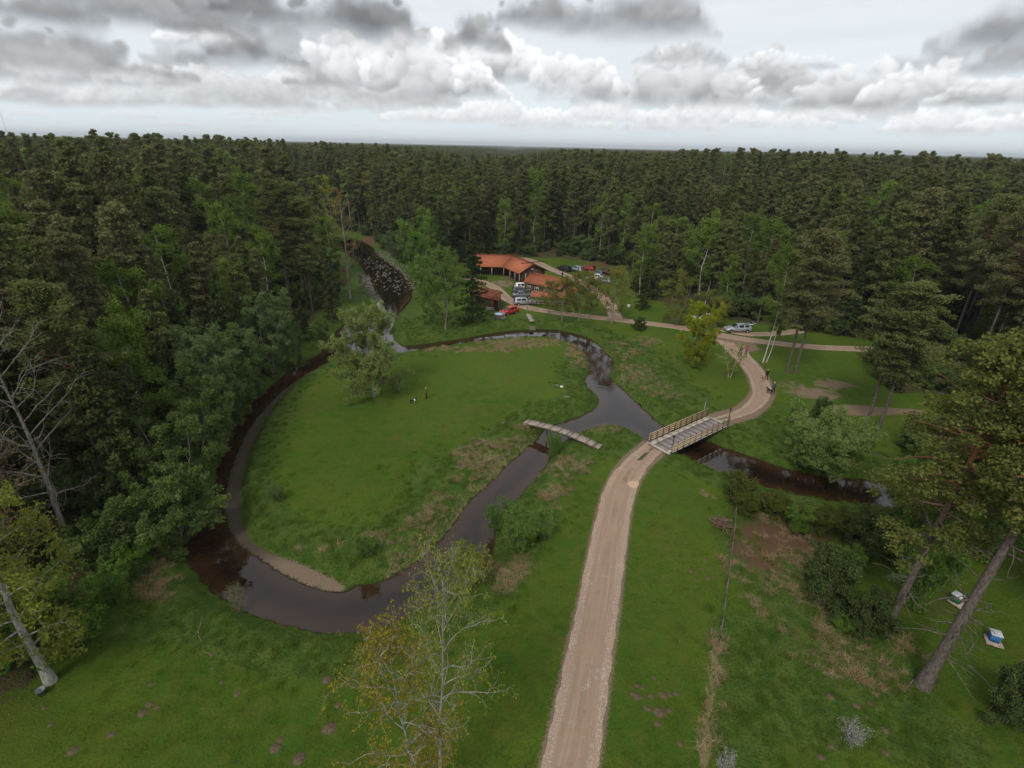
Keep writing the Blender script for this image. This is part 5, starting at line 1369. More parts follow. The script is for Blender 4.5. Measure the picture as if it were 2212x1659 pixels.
for p, nm in ((R1 + ax * .4, 'end'), (R2 - ax * .4, 'end')):
    a_ = p + Vector((rv.x, rv.y, 0)) * .85 - O_; b2_ = p - Vector((rv.x, rv.y, 0)) * .85 - O_; t2 = p - O_ - Vector((0, 0, .15)); a_.z = b2_.z = 2.4
    V = [list(a_), list(b2_), list(t2)] + [list(v + ax * .1) for v in (a_, b2_, t2)]; MB().add(V, [[0, 1, 2], [5, 4, 3], [0, 3, 4, 1], [1, 4, 5, 2], [2, 5, 3, 0]]).build('gable', M_DARKW, cb)
ch = R1.lerp(R2, .06) + rv * .12 - O_
mc = MB(); mc.tube([ch - Vector((0, 0, .2)), ch + Vector((0, 0, 1.1))], [.17, .17], 10); mc.build('stovepipe', M_BLACK, cb); MB().tube([ch + Vector((0, 0, 1.12)), ch + Vector((0, 0, 1.35))], [.25, .16], 10).build('pipe_cap', M_RIM, cb)
# ---- open shelter in front of the cabin
sx_, sy_ = 7.4, 111.2; zs = gz(sx_, sy_)
sh = thing('open_shelter', 'low open shelter with a faded orange roof and timber posts before the cabin', 'shelter', (sx_, sy_, zs))
rzh = math.atan2(-.6, 7.0); E1 = Vector((cos(rzh), sin(rzh), 0)); E2 = Vector((-sin(rzh), cos(rzh), 0))
q = [E1 * -3.8 + E2 * 1.2 + Vector((0, 0, 2.45)), E1 * 3.8 + E2 * 1.2 + Vector((0, 0, 2.45)), E1 * 3.8 - E2 * 1.5 + Vector((0, 0, 1.95)), E1 * -3.8 - E2 * 1.5 + Vector((0, 0, 1.95))]
V, Fc = slab(q, .1); mr = MB().add(V, Fc)
for i in range(1, 26): mr.bar(q[0].lerp(q[1], i / 26) + Vector((0, 0, .02)), q[3].lerp(q[2], i / 26) + Vector((0, 0, .02)), .06, .05)
mr.build('roof', M_TILE2, sh)
for i in range(5):
    for s_, hh_ in ((1.0, 2.3), (-1.3, 1.95)):
        p = E1 * (-3.5 + i * 1.75) + E2 * s_; MB().box((p.x, p.y, hh_ / 2 - .1), (.14, .14, hh_), rz=rzh).build('post', M_GREYW2, sh)
for z_ in (.45, .95): MB().bar(E1 * -3.5 - E2 * 1.3 + Vector((0, 0, z_)), E1 * 3.5 - E2 * 1.3 + Vector((0, 0, z_)), .05, .14).build('rail', M_GREYW, sh)
for u in (-2.2, 1.4):
    p = Vector((sx_, sy_, zs)) + E1 * u - E2 * .1
    tb = thing('picnic_table', 'timber table under the left half of the open shelter' if u < 0 else 'timber table under the right half of the open shelter', 'table', tuple(p), rzh, 'tables under the shelter')
    for j in range(4): MB().box((0, -.33 + j * .22, .75), (1.9, .19, .05)).build('board', M_GREYW, tb)
    for s_ in (-1, 1): MB().box((s_ * .7, 0, .36), (.12, .7, .74)).build('leg', M_GREYW2, tb)
# small cross roof at the cabin's right end
px_, py_ = 12.6, 114.0; zx = gz(px_, py_)
an = thing('side_porch', 'small orange-roofed porch at the right end of the log cabin', 'porch', (px_, py_, zx), math.atan2(ax.y, ax.x))
V, Fc = slab([(-1.5, 1.7, 2.9), (1.4, 1.7, 2.9), (1.4, -1.5, 2.1), (-1.5, -1.5, 2.1)], .1); MB().add(V, Fc).build('roof', M_TILE2, an)
for x in (-1.3, 1.2):
    for y, h_ in ((1.5, 2.75), (-1.3, 2.1)): MB().box((x, y, h_ / 2), (.15, .15, h_)).build('post', M_GREYW2, an)

# ---- small log shed
sh_z = gz(-4, 107)
sd0 = thing('log_shed', 'small dark log shed with a rust-red board roof beside the spruce', 'shed', (-5, 108, sh_z))
O_ = Vector((-5, 108, sh_z)); S1, S2 = Vector((-8.2, 112.6, sh_z + 3.6)), Vector((-2.75, 107.9, sh_z + 3.6)); sv = Vector((-.15, -3.1, -1.35)); sax = (S2 - S1).normalized()
for sgn in (1, -1):
    v_ = Vector((.5 * (sgn < 0) + sv.x * (sgn > 0), sv.y * sgn, sv.z)); n_ = 15
    for i in range(n_):
        a1, a2 = S1.lerp(S2, i / n_), S1.lerp(S2, (i + .93) / n_); V, Fc = slab([a1 - O_, a2 - O_, a2 + v_ - O_, a1 + v_ - O_], .07 + .04 * (i % 2)); MB().add(V, Fc).build('roof_board', M_ROOFR, sd0)
w1, w2 = S1 + sv * .82 + sax * .35, S2 + sv * .82 - sax * .35; w3, w4 = S2 - Vector((sv.x, sv.y, 0)) * .8 - sax * .35, S1 - Vector((sv.x, sv.y, 0)) * .8 + sax * .35
for p, q in ((w1, w2), (w2, w3), (w3, w4), (w4, w1)):
    for j in range(11):
        z0 = sh_z + .1 + j * .215; P1 = Vector((p.x, p.y, z0)) - O_; P2 = Vector((q.x, q.y, z0)) - O_; V, Fc = tube([P1, P2], [.115, .115], 6); MB().add(V, Fc).build('wall_log', M_DARKW, sd0)
p = w1.lerp(w2, .72) - O_; MB().box((p.x + .05, p.y - .16, 1.0), (.95, .07, 1.95), rz=math.atan2(sax.y, sax.x)).build('door', M_ROOFR, sd0)
for i in range(3):
    p = w1.lerp(w2, .7) - O_; MB().box((p.x - .2, p.y - .5 - .3 * i, .5 - .16 * i), (1.9, .28, .08), rz=-.35).build('step', M_GREYW, sd0)
for p in (w2 + Vector((.1, -.5, 0)), w1.lerp(w2, .45) + Vector((-.1, -.6, 0))): q = p - O_; MB().box((q.x, q.y, 1.05), (.14, .14, 2.1)).build('post', M_GREYW2, sd0)

# ---- round tub
x, y, z = -2.85, 100.4, gz(-2.85, 100.4)
tb = thing('hot_tub', 'round dark tub with a pale blue top standing beside the red car', 'tub', (x, y, z))
MB().lathe([(.96, 0), (1.0, .1), (1.0, .86), (.95, .95), (.86, .95), (.85, .84)], k=28).build('tub_wall', M_GREYW2, tb)
MB().lathe([(.855, .86), (.84, .90)], k=28).build('water_surface', flat_mat('pale_blue_cover', (.36, .55, .72), .25, .5, var=.08), tb)
for z_ in (.25, .62): MB().lathe([(1.015, z_), (1.02, z_ + .02), (1.02, z_ + .05), (1.015, z_ + .07)], k=28).build('hoop', M_BLACK, tb)
MB().tube([(1.1, .1, 0), (1.1, .1, 2.0)], [.07, .07], 8).build('flue', M_RIM, tb)
MB().box((.75, -1.15, .3), (.6, .5, .6)).build('step', M_GREYW2, tb)


# ---- cars
def car_meshes(kind):
    """station rings; x forward"""
    if kind == 'estate': st = [(-2.35, .42, .78, .78, .70), (-2.28, .30, .98, .80, .74), (-2.15, .24, 1.02, 1.30, .62), (-1.9, .22, 1.00, 1.44, .62), (-.9, .2, .98, 1.50, .64), (.2, .2, .95, 1.48, .64), (.55, .2, .94, 1.30, .62), (1.15, .2, .93, .95, .70), (1.8, .22, .86, .87, .72), (2.2, .26, .72, .73, .70), (2.32, .36, .58, .59, .66)]
    elif kind == 'sedan': st = [(-2.25, .42, .80, .81, .72), (-2.15, .30, .95, .96, .72), (-1.65, .22, 1.00, 1.01, .72), (-1.05, .2, .98, 1.38, .60), (-.6, .2, .96, 1.42, .61), (.15, .2, .94, 1.40, .61), (.5, .2, .93, 1.20, .62), (1.05, .2, .92, .93, .70), (1.75, .22, .84, .85, .72), (2.12, .26, .72, .73, .70), (2.22, .36, .58, .59, .66)]
    else: st = [(-2.0, .42, .80, .81, .72), (-1.96, .28, .95, 1.0, .70), (-1.8, .22, .98, 1.36, .60), (-1.45, .2, .97, 1.45, .61), (-.7, .2, .95, 1.49, .62), (.2, .2, .93, 1.46, .62), (.5, .2, .92, 1.28, .62), (1.05, .2, .91, .93, .70), (1.55, .22, .83, .84, .72), (1.88, .26, .70, .71, .70), (1.96, .36, .58, .59, .66)]
    W = .88; V = []
    for i, (x, zb, zl, zt, wt) in enumerate(st):
        e = .93 if i in (0, len(st) - 1) else 1
        half = [(.55 * W, zb), (W * .95 * e, zb + .05), (W * e, (zb + zl) / 2), (W * .97 * e, zl - .03), (W * .93 * e if zt > zl + .05 else W * .9 * e, zl), (wt * (1 if zt > zl + .05 else 1.0), zt), (wt * .62, zt + .035)]
        V += [(x, y, z) for y, z in half] + [(x, -y, z) for y, z in reversed(half)]
    k = 14; n = len(st)
    Fc = [[i * k + j, i * k + (j + 1) % k, (i + 1) * k + (j + 1) % k, (i + 1) * k + j] for i in range(n - 1) for j in range(k)]
    Fc += [list(range(k - 1, -1, -1)), [(n - 1) * k + j for j in range(k)]]
    V = np.array(V)
    # openings: quads laid 8 mm proud of the cabin sides, screens front and back
    cab = [i for i in range(n) if st[i][3] > st[i][2] + .2]; side = []
    a, b = cab[0], cab[-1]
    segs = [(cab[1] - .0, cab[2]), (cab[2], cab[3]), (cab[3], min(b + 1, n - 1))] if len(cab) > 4 else [(cab[0], cab[1]), (cab[1], cab[2]), (cab[2], min(b + 1, n - 1))]
    for s_ in (0, 1):
        jl, ju = (4, 5) if s_ == 0 else (9, 8)
        for i0, i1 in segs:
            i0, i1 = int(i0), int(i1)
            q = [V[i0 * k + jl], V[i1 * k + jl], V[i1 * k + ju], V[i0 * k + ju]]
            c = sum(q) / 4; q = [c + (p - c) * .86 for p in q]; nrm = np.cross(q[1] - q[0], q[3] - q[0]); nrm = nrm / (np.linalg.norm(nrm) + 1e-9)
            if nrm[1] * (1 if s_ == 0 else -1) < 0: nrm = -nrm
            side.append([p + nrm * .012 for p in q])
    fr = [V[(b) * k + 5], V[(b) * k + 8], V[(b + 1) * k + 9], V[(b + 1) * k + 4]]
    if kind != 'x':
        t_ = [V[(b - 0) * k + 5], V[(b - 0) * k + 8], V[(b + 1) * k + 8], V[(b + 1) * k + 5]]
        t0_ = [V[(b - 1) * k + 5], V[(b - 1) * k + 8]]
        fr = [t0_[0] * .8 + t_[0] * .2, t0_[1] * .8 + t_[1] * .2, t_[2], t_[3]]
    rr_ = [V[a * k + 5], V[a * k + 8], V[(a - 1) * k + 8], V[(a - 1) * k + 5]]

    def lift(q, d):
        c = sum(q) / 4; q = [c + (p - c) * .88 for p in q]; nrm = np.cross(q[1] - q[0], q[3] - q[0]); nrm /= np.linalg.norm(nrm) + 1e-9
        if nrm[2] < 0: nrm = -nrm
        return [p + nrm * d + np.array([0, 0, .03]) for p in q]
    return V, Fc, side, lift(fr, .03), lift(rr_, .02), st


def paint(name, col, metal=.3): return flat_mat(name, col, .28, .6, metal, var=.03)


PAINT = dict(silver=paint('silver_paint', (.42, .44, .46), .5), white=paint('white_car_paint', (.70, .71, .70), 0), red=paint('red_car_paint', (.30, .018, .014), .1), black=paint('black_car_paint', (.02, .021, .022), .2),
             dark_red=paint('dark_red_car_paint', (.10, .012, .014), .2), grey=paint('grey_car_paint', (.15, .165, .16), .4), green=paint('grey_green_car_paint', (.07, .09, .09), .4), orange_red=paint('bright_red_car_paint', (.42, .035, .015), .1))
CM = {}
WH = MB().tube([(0, -.11, 0), (0, .11, 0)], [.33, .33], 16).me('tyre', [M_TYRE]); RM = MB().tube([(0, -.118, 0), (0, .118, 0)], [.2, .2], 10).me('rim', [M_RIM])


def car(kind, colr, x, y, head, label, tail=False, roofrack=False):
    z = gz(x, y); root = thing('parked_car', label, 'car', (x, y, z), R(head), 'parked cars')
    if (kind, colr) not in CM:
        V, Fc, side, fr, rr_, st = car_meshes(kind)
        if kind not in CM:
            me_s = [MB().add(q, [[0, 1, 2, 3]]).me('side_window', [M_GLASS]) for q in side]
            CM[kind] = (me_s, MB().add(fr, [[0, 1, 2, 3]]).me('windscreen', [M_GLASS]), MB().add(rr_, [[0, 1, 2, 3]]).me('rear_window', [M_GLASS]), st)
        CM[(kind, colr)] = mesh('car_body', V, Fc, [PAINT[colr]], False)
    me_s, mf, mr, st = CM[kind]
    bd = link('body', CM[(kind, colr)], root)
    for m_ in me_s: link('side_window', m_, root)
    link('windscreen', mf, root)
    if not tail: link('rear_window', mr, root)
    L0, L1 = st[0][0], st[-1][0]
    for wx_ in (L0 + .85, L1 - .82):
        for s_ in (-1, 1):
            w = link('wheel', WH, root, (wx_, s_ * .79, .33)); link('rim', RM, w)
    for s_ in (-1, 1):
        MB().box((L1 - .10, s_ * .60, .64), (.16, .30, .13)).build('headlight', M_LAMPW, root)
        MB().box((L0 + .05, s_ * .70, .80), (.14, .16, .24)).build('tail_light', M_LAMPR, root)
        MB().box((.62, s_ * .97, .98), (.12, .16, .12)).build('door_mirror', PAINT[colr], root)
    for nm, xx in (('front_bumper', L1 - .02), ('rear_bumper', L0 + .0)): MB().box((xx, 0, .42), (.14, 1.55, .2)).build(nm, PAINT['black'] if colr in ('grey', 'green') else PAINT[colr], root)
    if tail:
        g_ = MB().bar((L0 + .35, 0, 1.46), (L0 - .65, 0, 1.72), 1.30, .06).build('tailgate', PAINT[colr], root); MB().bar((L0 + .1, 0, 1.57), (L0 - .4, 0, 1.70), 1.0, .02).build('tailgate_window', M_GLASS, g_)
        MB().box((L0 + .10, 0, .98), (.10, 1.15, .62)).build('load_bay', M_BLACK, root)
    if roofrack:
        for s_ in (-1, 1): MB().bar((-1.7, s_ * .55, 1.54), (.1, s_ * .55, 1.52), .04, .05).build('roof_rail', M_BLACK, root)
    return root


x, y, z = G(1592, 716); car('estate', 'silver', x, y, 184, 'silver estate car with its tailgate up at the forest edge beside the track', True, True)
x, y, z = G(1520, 694); car('estate', 'white', x, y, 170, 'white car half hidden behind the yellow willow')
car('estate', 'black', 13.6, 145.6, 128, 'black car with its boot open, leftmost of the row behind the cabin', True)
car('estate', 'silver', 16.9, 145.4, 132, 'silver estate with its tailgate up between the black and the red car', True)
car('hatch', 'red', 20.2, 146.8, 146, 'bright red hatchback with its tailgate up behind the cabin', True)
car('sedan', 'dark_red', 24.3, 143.2, 122, 'dark maroon car at the back right of the car park')
car('estate', 'grey', 22.0, 140.6, 128, 'grey car parked between the maroon and the white car', True)
car('sedan', 'white', 20.9, 136.2, 168, 'white saloon in the right-hand car park behind the budding trees')
car('hatch', 'silver', 22.4, 132.6, 150, 'silver hatchback nearest the budding trees in the car park')
car('hatch', 'white', 2.1, 124.3, 12, 'white hatchback at the left corner of the log cabin')
car('hatch', 'green', 1.6, 120.3, 10, 'dark grey-green car in the middle of the three beside the cabin')
car('sedan', 'grey', 1.9, 116.6, 8, 'grey saloon with its nose to the shelter')
car('estate', 'silver', 2.3, 110.9, 14, 'pale silver estate car where the track passes the shelter')
car('hatch', 'orange_red', -.9, 103.6, 222, 'bright red car standing by the round tub')


# ---- people and dogs
def skin_mesh(name, J, E_, Rd, mats, pick, levels=1):
    me = bpy.data.meshes.new(name); me.from_pydata([tuple(v) for v in J], E_, []); ob = bpy.data.objects.new(name, me); COL.objects.link(ob)
    sm = ob.modifiers.new('skin', 'SKIN'); sm.use_smooth_shade = True
    for v, r_ in zip(me.skin_vertices[0].data, Rd): v.radius = (r_, r_) if not isinstance(r_, tuple) else r_
    me.skin_vertices[0].data[0].use_root = True
    if levels: s2 = ob.modifiers.new('sub', 'SUBSURF'); s2.levels = levels; s2.render_levels = levels
    dg = bpy.context.evaluated_depsgraph_get(); m2 = bpy.data.meshes.new_from_object(ob.evaluated_get(dg)); m2.name = name
    bpy.data.objects.remove(ob); bpy.data.meshes.remove(me)
    m2.materials.clear()
    for q in mats: m2.materials.append(q)
    for p_ in m2.polygons: p_.material_index = pick(p_.center); p_.use_smooth = True
    return m2


M_SKIN = flat_mat('skin', (.48, .29, .20), .6, .3, var=.05)
HAIRS = dict(dark=flat_mat('dark_hair', (.03, .02, .015), .7), grey=flat_mat('grey_hair', (.35, .33, .30), .7), brown=flat_mat('brown_hair', (.10, .06, .035), .7), fair=flat_mat('fair_hair', (.38, .29, .16), .7))
cloth = lambda n, c: flat_mat(n, c, .9, .1, var=.15, scale=9)
C_ = dict(dark=cloth('dark_jacket', (.022, .026, .030)), navy=cloth('dark_trousers', (.015, .018, .028)), pink=cloth('pink_jacket', (.42, .07, .12)), olive=cloth('dark_olive_jacket', (.05, .06, .035)), brown=cloth('brown_top', (.16, .085, .06)), blackt=cloth('black_trousers', (.012, .012, .013)), white=cloth('white_jacket', (.62, .62, .60)), shoe=cloth('dark_shoes', (.02, .018, .016)), wshoe=cloth('white_shoes', (.7, .7, .68)), grn=cloth('grey_green_jacket', (.07, .085, .075)))


def person(base, yaw, label, top, legs, shoe, hair, stride=.25, h=1.74, armfw=0.0, xyz=None):
    x, y, z = xyz or G(*base); k = h / 1.75; s_ = stride
    J = [(0, 0, .93), (0, 0, 1.12), (0, .01, 1.32), (0, 0, 1.46), (0, -.01, 1.53), (0, -.02, 1.62), (0, -.02, 1.70),
         (.10, 0, .90), (.11, -s_ * .45 - .02, .50), (.11, -s_ * .55, .09), (.11, -s_ * .55 - .17, .04),
         (-.10, 0, .90), (-.11, s_ * .35 - .04, .50), (-.11, s_ * .8, .11), (-.11, s_ * .8 - .15, .04),
         (.19, 0, 1.41), (.24, .05 - armfw * .2, 1.15), (.25, -.06 - armfw, .93), (.25, -.10 - armfw * 1.1, .84),
         (-.19, 0, 1.41), (-.24, .04 + armfw * .1, 1.15), (-.25, -.02 + armfw * .1, .92), (-.25, -.05, .83)]
    E_ = [(0, 1), (1, 2), (2, 3), (3, 4), (4, 5), (5, 6), (0, 7), (7, 8), (8, 9), (9, 10), (0, 11), (11, 12), (12, 13), (13, 14), (2, 15), (15, 16), (16, 17), (17, 18), (2, 19), (19, 20), (20, 21), (21, 22)]
    Rd = [.14, .13, .15, .08, .055, .095, .08, .10, .065, .048, .045, .10, .065, .048, .045, .065, .050, .036, .035, .065, .050, .036, .035]

    def pick(c):
        if c.z < .085: return 2
        if abs(c.x) > .17 and c.z < .90: return 3
        if c.z < .92: return 1
        if c.z < 1.50: return 0
        return 3
    me = skin_mesh('person_body', J, E_, Rd, [C_[top], C_[legs], C_[shoe], M_SKIN], pick)
    root = thing('person', label, 'person', (x, y, z), yaw); root.scale = (k, k, k)
    link('body', me, root)
    g = gen(int(abs(x * 10)) + 3); mh = MB()
    V, Fc = [], []
    n1_, n2_ = 10, 6                              # cap of hair over the skull, leaving the face
    for i in range(n2_ + 1):
        for j in range(n1_):
            a = j * 2 * pi / n1_; ph = i / n2_ * (1.75 if sin(a) > -.3 else 1.05)
            V.append((.108 * sin(ph) * cos(a), -.015 + .118 * sin(ph) * sin(a), 1.655 + .125 * cos(ph)))
    Fc = [[i * n1_ + j, i * n1_ + (j + 1) % n1_, (i + 1) * n1_ + (j + 1) % n1_, (i + 1) * n1_ + j] for i in range(n2_) for j in range(n1_)]
    mh.add(V, Fc).build('hair', HAIRS[hair], root, smooth=True)
    return root


c2 = lambda cx, cy_: ((1560 + cx * .36158) * .86406, (600 + cy_ * .36158) * .86406)
person(c2(800, 800), R(200), 'person in dark clothes walking left of the one in pink on the road', 'olive', 'navy', 'shoe', 'dark', .35)
person(c2(840, 800), R(180), 'person in a pink jacket and white shoes on the road', 'pink', 'blackt', 'wshoe', 'dark', .15)
person(c2(980, 968), R(195), 'fair-haired person in a dark coat walking with the tan dog', 'dark', 'navy', 'shoe', 'fair', .3)
person(c2(1026, 1060), R(190), 'person in a grey-green jacket walking with the black dog', 'grn', 'blackt', 'shoe', 'grey', .3)
person((921, 862), R(100), 'person in a brown top standing on the island lawn', 'brown', 'blackt', 'shoe', 'fair', .12, armfw=.15)
person(c1(1401, 470), R(150), 'dark-clothed person on the track behind the cabin roof', 'dark', 'navy', 'shoe', 'dark', .15)
person(c1(1430, 478), R(220), 'person in a white jacket on the track behind the cabin roof', 'white', 'blackt', 'shoe', 'brown', .1)
person(c1(1513, 492), R(160), 'dark-clothed person standing by the track near the silver hatchback', 'dark', 'blackt', 'shoe', 'dark', .1)
FUR = dict(black=flat_mat('black_fur', (.012, .011, .011), .8), tan=flat_mat('tan_fur', (.36, .17, .07), .85), white=flat_mat('white_fur', (.6, .58, .54), .85))


def dog(base, yaw, label, col, col2='white', patch=None, size=1.0):
    x, y, z = G(*base)
    J = [(0, 0, .52), (0, .25, .50), (0, .38, .52), (0, -.22, .53), (0, -.34, .62), (0, -.44, .72), (0, -.56, .70), (0, -.64, .67),
         (.09, -.20, .40), (.09, -.17, .20), (.09, -.20, .02), (-.09, -.20, .40), (-.09, -.12, .20), (-.09, -.15, .02),
         (.09, .34, .42), (.09, .28, .27), (.09, .38, .18), (.09, .34, .02), (-.09, .34, .42), (-.09, .30, .27), (-.09, .42, .18), (-.09, .38, .02), (0, .48, .58), (0, .60, .70)]
    E_ = [(0, 1), (1, 2), (0, 3), (3, 4), (4, 5), (5, 6), (6, 7), (3, 8), (8, 9), (9, 10), (3, 11), (11, 12), (12, 13), (2, 14), (14, 15), (15, 16), (16, 17), (2, 18), (18, 19), (19, 20), (20, 21), (2, 22), (22, 23)]
    Rd = [.115, .105, .10, .145, .085, .085, .055, .038, .055, .032, .028, .055, .032, .028, .075, .045, .028, .026, .075, .045, .028, .026, .03, .018]
    me = skin_mesh('dog_body', J, E_, Rd, [FUR[col], FUR[col2]], patch or (lambda c: 0))
    root = thing('dog', label, 'dog', (x, y, z), yaw); root.scale = (size,) * 3
    link('body', me, root)
    for s_ in (-1, 1): MB().add([(s_ * .03, -.40, .78), (s_ * .09, -.40, .76), (s_ * .085, -.43, .69), (s_ * .06, -.37, .84)], [[0, 1, 2], [0, 3, 1], [1, 3, 2], [0, 2, 3]]).build('ear', FUR[col], root)


dog(c2(962, 970), R(190), 'tan and white dog beside the person in the dark coat', 'tan', 'white', lambda c: 1 if c.z < .22 or c.y < -.5 else 0, 1.0)
dog(c2(1001, 1062), R(200), 'black dog beside the person in the grey-green jacket', 'black', size=1.1)
dog((893, 872), R(120), 'black and white dog on the island lawn', 'black', 'white', lambda c: 1 if (abs(c.y + .2) < .06 or c.z < .10 or c.y < -.58) else 0, 1.0)

# ---- road bridge
A_, B2 = Vector((16.85, 51.75, 0)), Vector((25.7, 58.55, 0)); Ld = (B2 - A_).length; bz = math.atan2((B2 - A_).y, (B2 - A_).x)
zb = .22
br = thing('road_bridge', 'timber road bridge with pale rails carrying the gravel road over the river', 'bridge', tuple(A_.lerp(B2, .5)), bz)
n_ = 12; W_ = 2.9
for i in range(n_):
    x0 = -Ld / 2 + (i + .5) * Ld / n_; MB().box((x0, 0, zb - .05 + .004 * (i % 3)), (Ld / n_ - .05, 1.9, .1)).build('deck_panel', M_DECK, br)
for s_ in (-1, 1):
    for j in range(9):
        x0 = -Ld / 2 + (j + .5) * Ld / 9; MB().box((x0, s_ * 1.15, zb + .0), (Ld / 9 - .03, .38, .12)).build('kerb_beam', M_DECKP, br)
    MB().box((s_ * (Ld / 2 + .12), 0, zb - .03), (.24, 2.9, .16)).build('end_beam', M_DECKP, br)
    MB().box((0, s_ * 1.0, zb - .32), (Ld + .4, .28, .42)).build('girder', M_GREYW2, br)
    MB().box((s_ * (Ld / 2 - .1), 0, -.75), (.5, 3.0, 1.6)).build('abutment', M_GREYW2, br)
    np_ = 11
    for j in range(np_):
        x0 = -Ld / 2 + .1 + j * (Ld - .2) / (np_ - 1)
        MB().box((x0, s_ * 1.46, zb + .42), (.09, .09, 1.5)).build('rail_post', M_BLACK if s_ < 0 else M_LOG, br)
    for z_ in ((.38, .66, .94) if s_ < 0 else (.34, .60, .86, 1.12)):
        MB().box((0, s_ * (1.46 + (.07 if s_ > 0 else .07)), zb + z_), (Ld + .25, .05, .13)).build('rail', M_PALEW, br)
    for j in range(34): MB().box((-Ld / 2 + (j + .5) * Ld / 34, s_ * 1.38, zb + .02 + .006 * (j % 3)), (Ld / 34 - .03, .2 + .06 * ((j * 7) % 3), .05)).build('edge_plank', M_DECKP, br)
for k, (p, nm) in enumerate([((18.05, 51.2), 'black bollard lamp at the near end of the road bridge'), ((26.9, 58.3), 'black bollard lamp at the far end of the road bridge')]):
    lp = thing('bollard_lamp', nm, 'lamp', (p[0], p[1], gz(*p)), 0, 'lamps on the road bridge')
    MB().tube([(0, 0, -.3), (0, 0, 1.9)], [.05, .045], 8).build('post', M_BLACK, lp); MB().lathe([(.05, 1.9), (.12, 1.93), (.13, 2.1), (.05, 2.2)], k=10).build('lamp_head', M_BLACK, lp)

# ---- footbridge
A_, B2 = Vector((1.75, 57.5, 0)), Vector((10.15, 51.75, 0)); Ld = (B2 - A_).length; bz = math.atan2((B2 - A_).y, (B2 - A_).x)
fb = thing('footbridge', 'narrow weathered plank footbridge over the slack channel', 'bridge', tuple(A_.lerp(B2, .5)), bz)
n_ = 48; gp = gen(31)
for i in range(n_):
    t_ = (i + .5) / n_; x0 = -Ld / 2 + t_ * Ld; zz = .18 + .42 * math.sin(pi * t_)
    o = MB().box((0, 0, 0), (Ld / n_ - .035, 1.12 + gp.uniform(-.1, .1), .06)).build('plank', M_GREYW if gp.random() < .75 else M_GREYW2, fb, (x0, gp.uniform(-.05, .05), zz + gp.uniform(0, .02)))
    o.rotation_euler = (0, -math.atan(.42 * pi * math.cos(pi * t_) / Ld), gp.uniform(-.05, .05))
for s_ in (-.4, .4):
    pts = [(-Ld / 2 + t_ * Ld, s_, .04 + .42 * math.sin(pi * t_)) for t_ in np.linspace(0, 1, 9)]
    MB().tube(pts, [.12] * 9, 6).build('beam', M_GREYW2, fb)
for x0 in (-Ld * .17, Ld * .12):
    for s_ in (-.42, .42): MB().tube([(x0, s_, -1.9), (x0, s_, .4)], [.11, .10], 7).build('pile', M_GREYW2, fb)
MB().box((-Ld / 2 + .35, 0, -.15), (.6, 1.2, .6)).build('abutment', M_GREYW2, fb)

# ---- walkway and steps to the water
w0, w1_ = Vector((2.95, 103.3, 0)), Vector((3.65, 98.3, 0)); wk = thing('boardwalk', 'narrow plank walk leading from the track to the water steps', 'boardwalk', (w0.x, w0.y, gz(w0.x, w0.y) + .08), math.atan2((w1_ - w0).y, (w1_ - w0).x))
for i in range(16): MB().box((.16 + i * .31, 0, .04), (.27, .9, .05)).build('plank', M_GREYW, wk)
for s_ in (-.35, .35): MB().box((2.5, s_, -.02), (5.0, .09, .08)).build('beam', M_GREYW2, wk)
stp = thing('water_steps', 'wooden steps going down to the river opposite the island', 'steps', (3.72, 98.0, gz(3.72, 98.0) + .05), -pi / 2)
for i in range(7): MB().box((.2 + i * .3, 0, -.03 - i * .19), (.26, .8, .06)).build('tread', M_GREYW, stp)
for s_ in (-.45, .45): MB().bar((0, s_, -.05), (2.2, s_, -1.4), .07, .2).build('stringer', M_GREYW, stp)

# ---- timber-lined bank by the rapids
for i in range(9):
    a = np.array(G(866 + i * 2.4, 670 - i * 3.0)); x, y = a[0], a[1]
    tag(MB().tube([(x, y, WZ - .4), (x, y, WZ + 1.15 + .08 * (i % 3))], [.2, .18], 7).build('bank_pile', M_LOG), 'upright log lining the right bank below the rapids', 'log', 'row of logs below the rapids')

# ---- stones of the rapids
gs = gen(77)


def rock_me(seed):
    g = gen(seed); n1_, n2_ = 7, 5; V = []
    for i in range(n2_):
        ph = (i + .5) / n2_ * pi
        for j in range(n1_): a = j * 2 * pi / n1_ + .3 * i; r_ = g.uniform(.75, 1.1); V.append((r_ * sin(ph) * cos(a), r_ * sin(ph) * sin(a) * .8, .62 * r_ * cos(ph)))
    Fc = [[i * n1_ + j, i * n1_ + (j + 1) % n1_, (i + 1) * n1_ + (j + 1) % n1_, (i + 1) * n1_ + j] for i in range(n2_ - 1) for j in range(n1_)] + [list(range(n1_ - 1, -1, -1)), [(n2_ - 1) * n1_ + j for j in range(n1_)]]
    return mesh('stone', V, Fc, [M_STONE], False)


RK = [rock_me(300 + k) for k in range(5)]


def band(pl, w, n, s0, s1, zoff=.0):
    P_ = np.array([G(*p)[:2] for p in pl]); d = np.r_[0, np.cumsum(np.linalg.norm(np.diff(P_, axis=0), axis=1))]; out = []
    for _ in range(n):
        t_ = gs.uniform(0, d[-1]); x = np.interp(t_, d, P_[:, 0]) + gs.normal() * w * .5; y = np.interp(t_, d, P_[:, 1]) + gs.normal() * w * .5
        out.append((x, y, gz(x, y) + zoff, gs.uniform(s0, s1), gs.uniform(0, 6.28), int(gs.integers(5))))
    return out


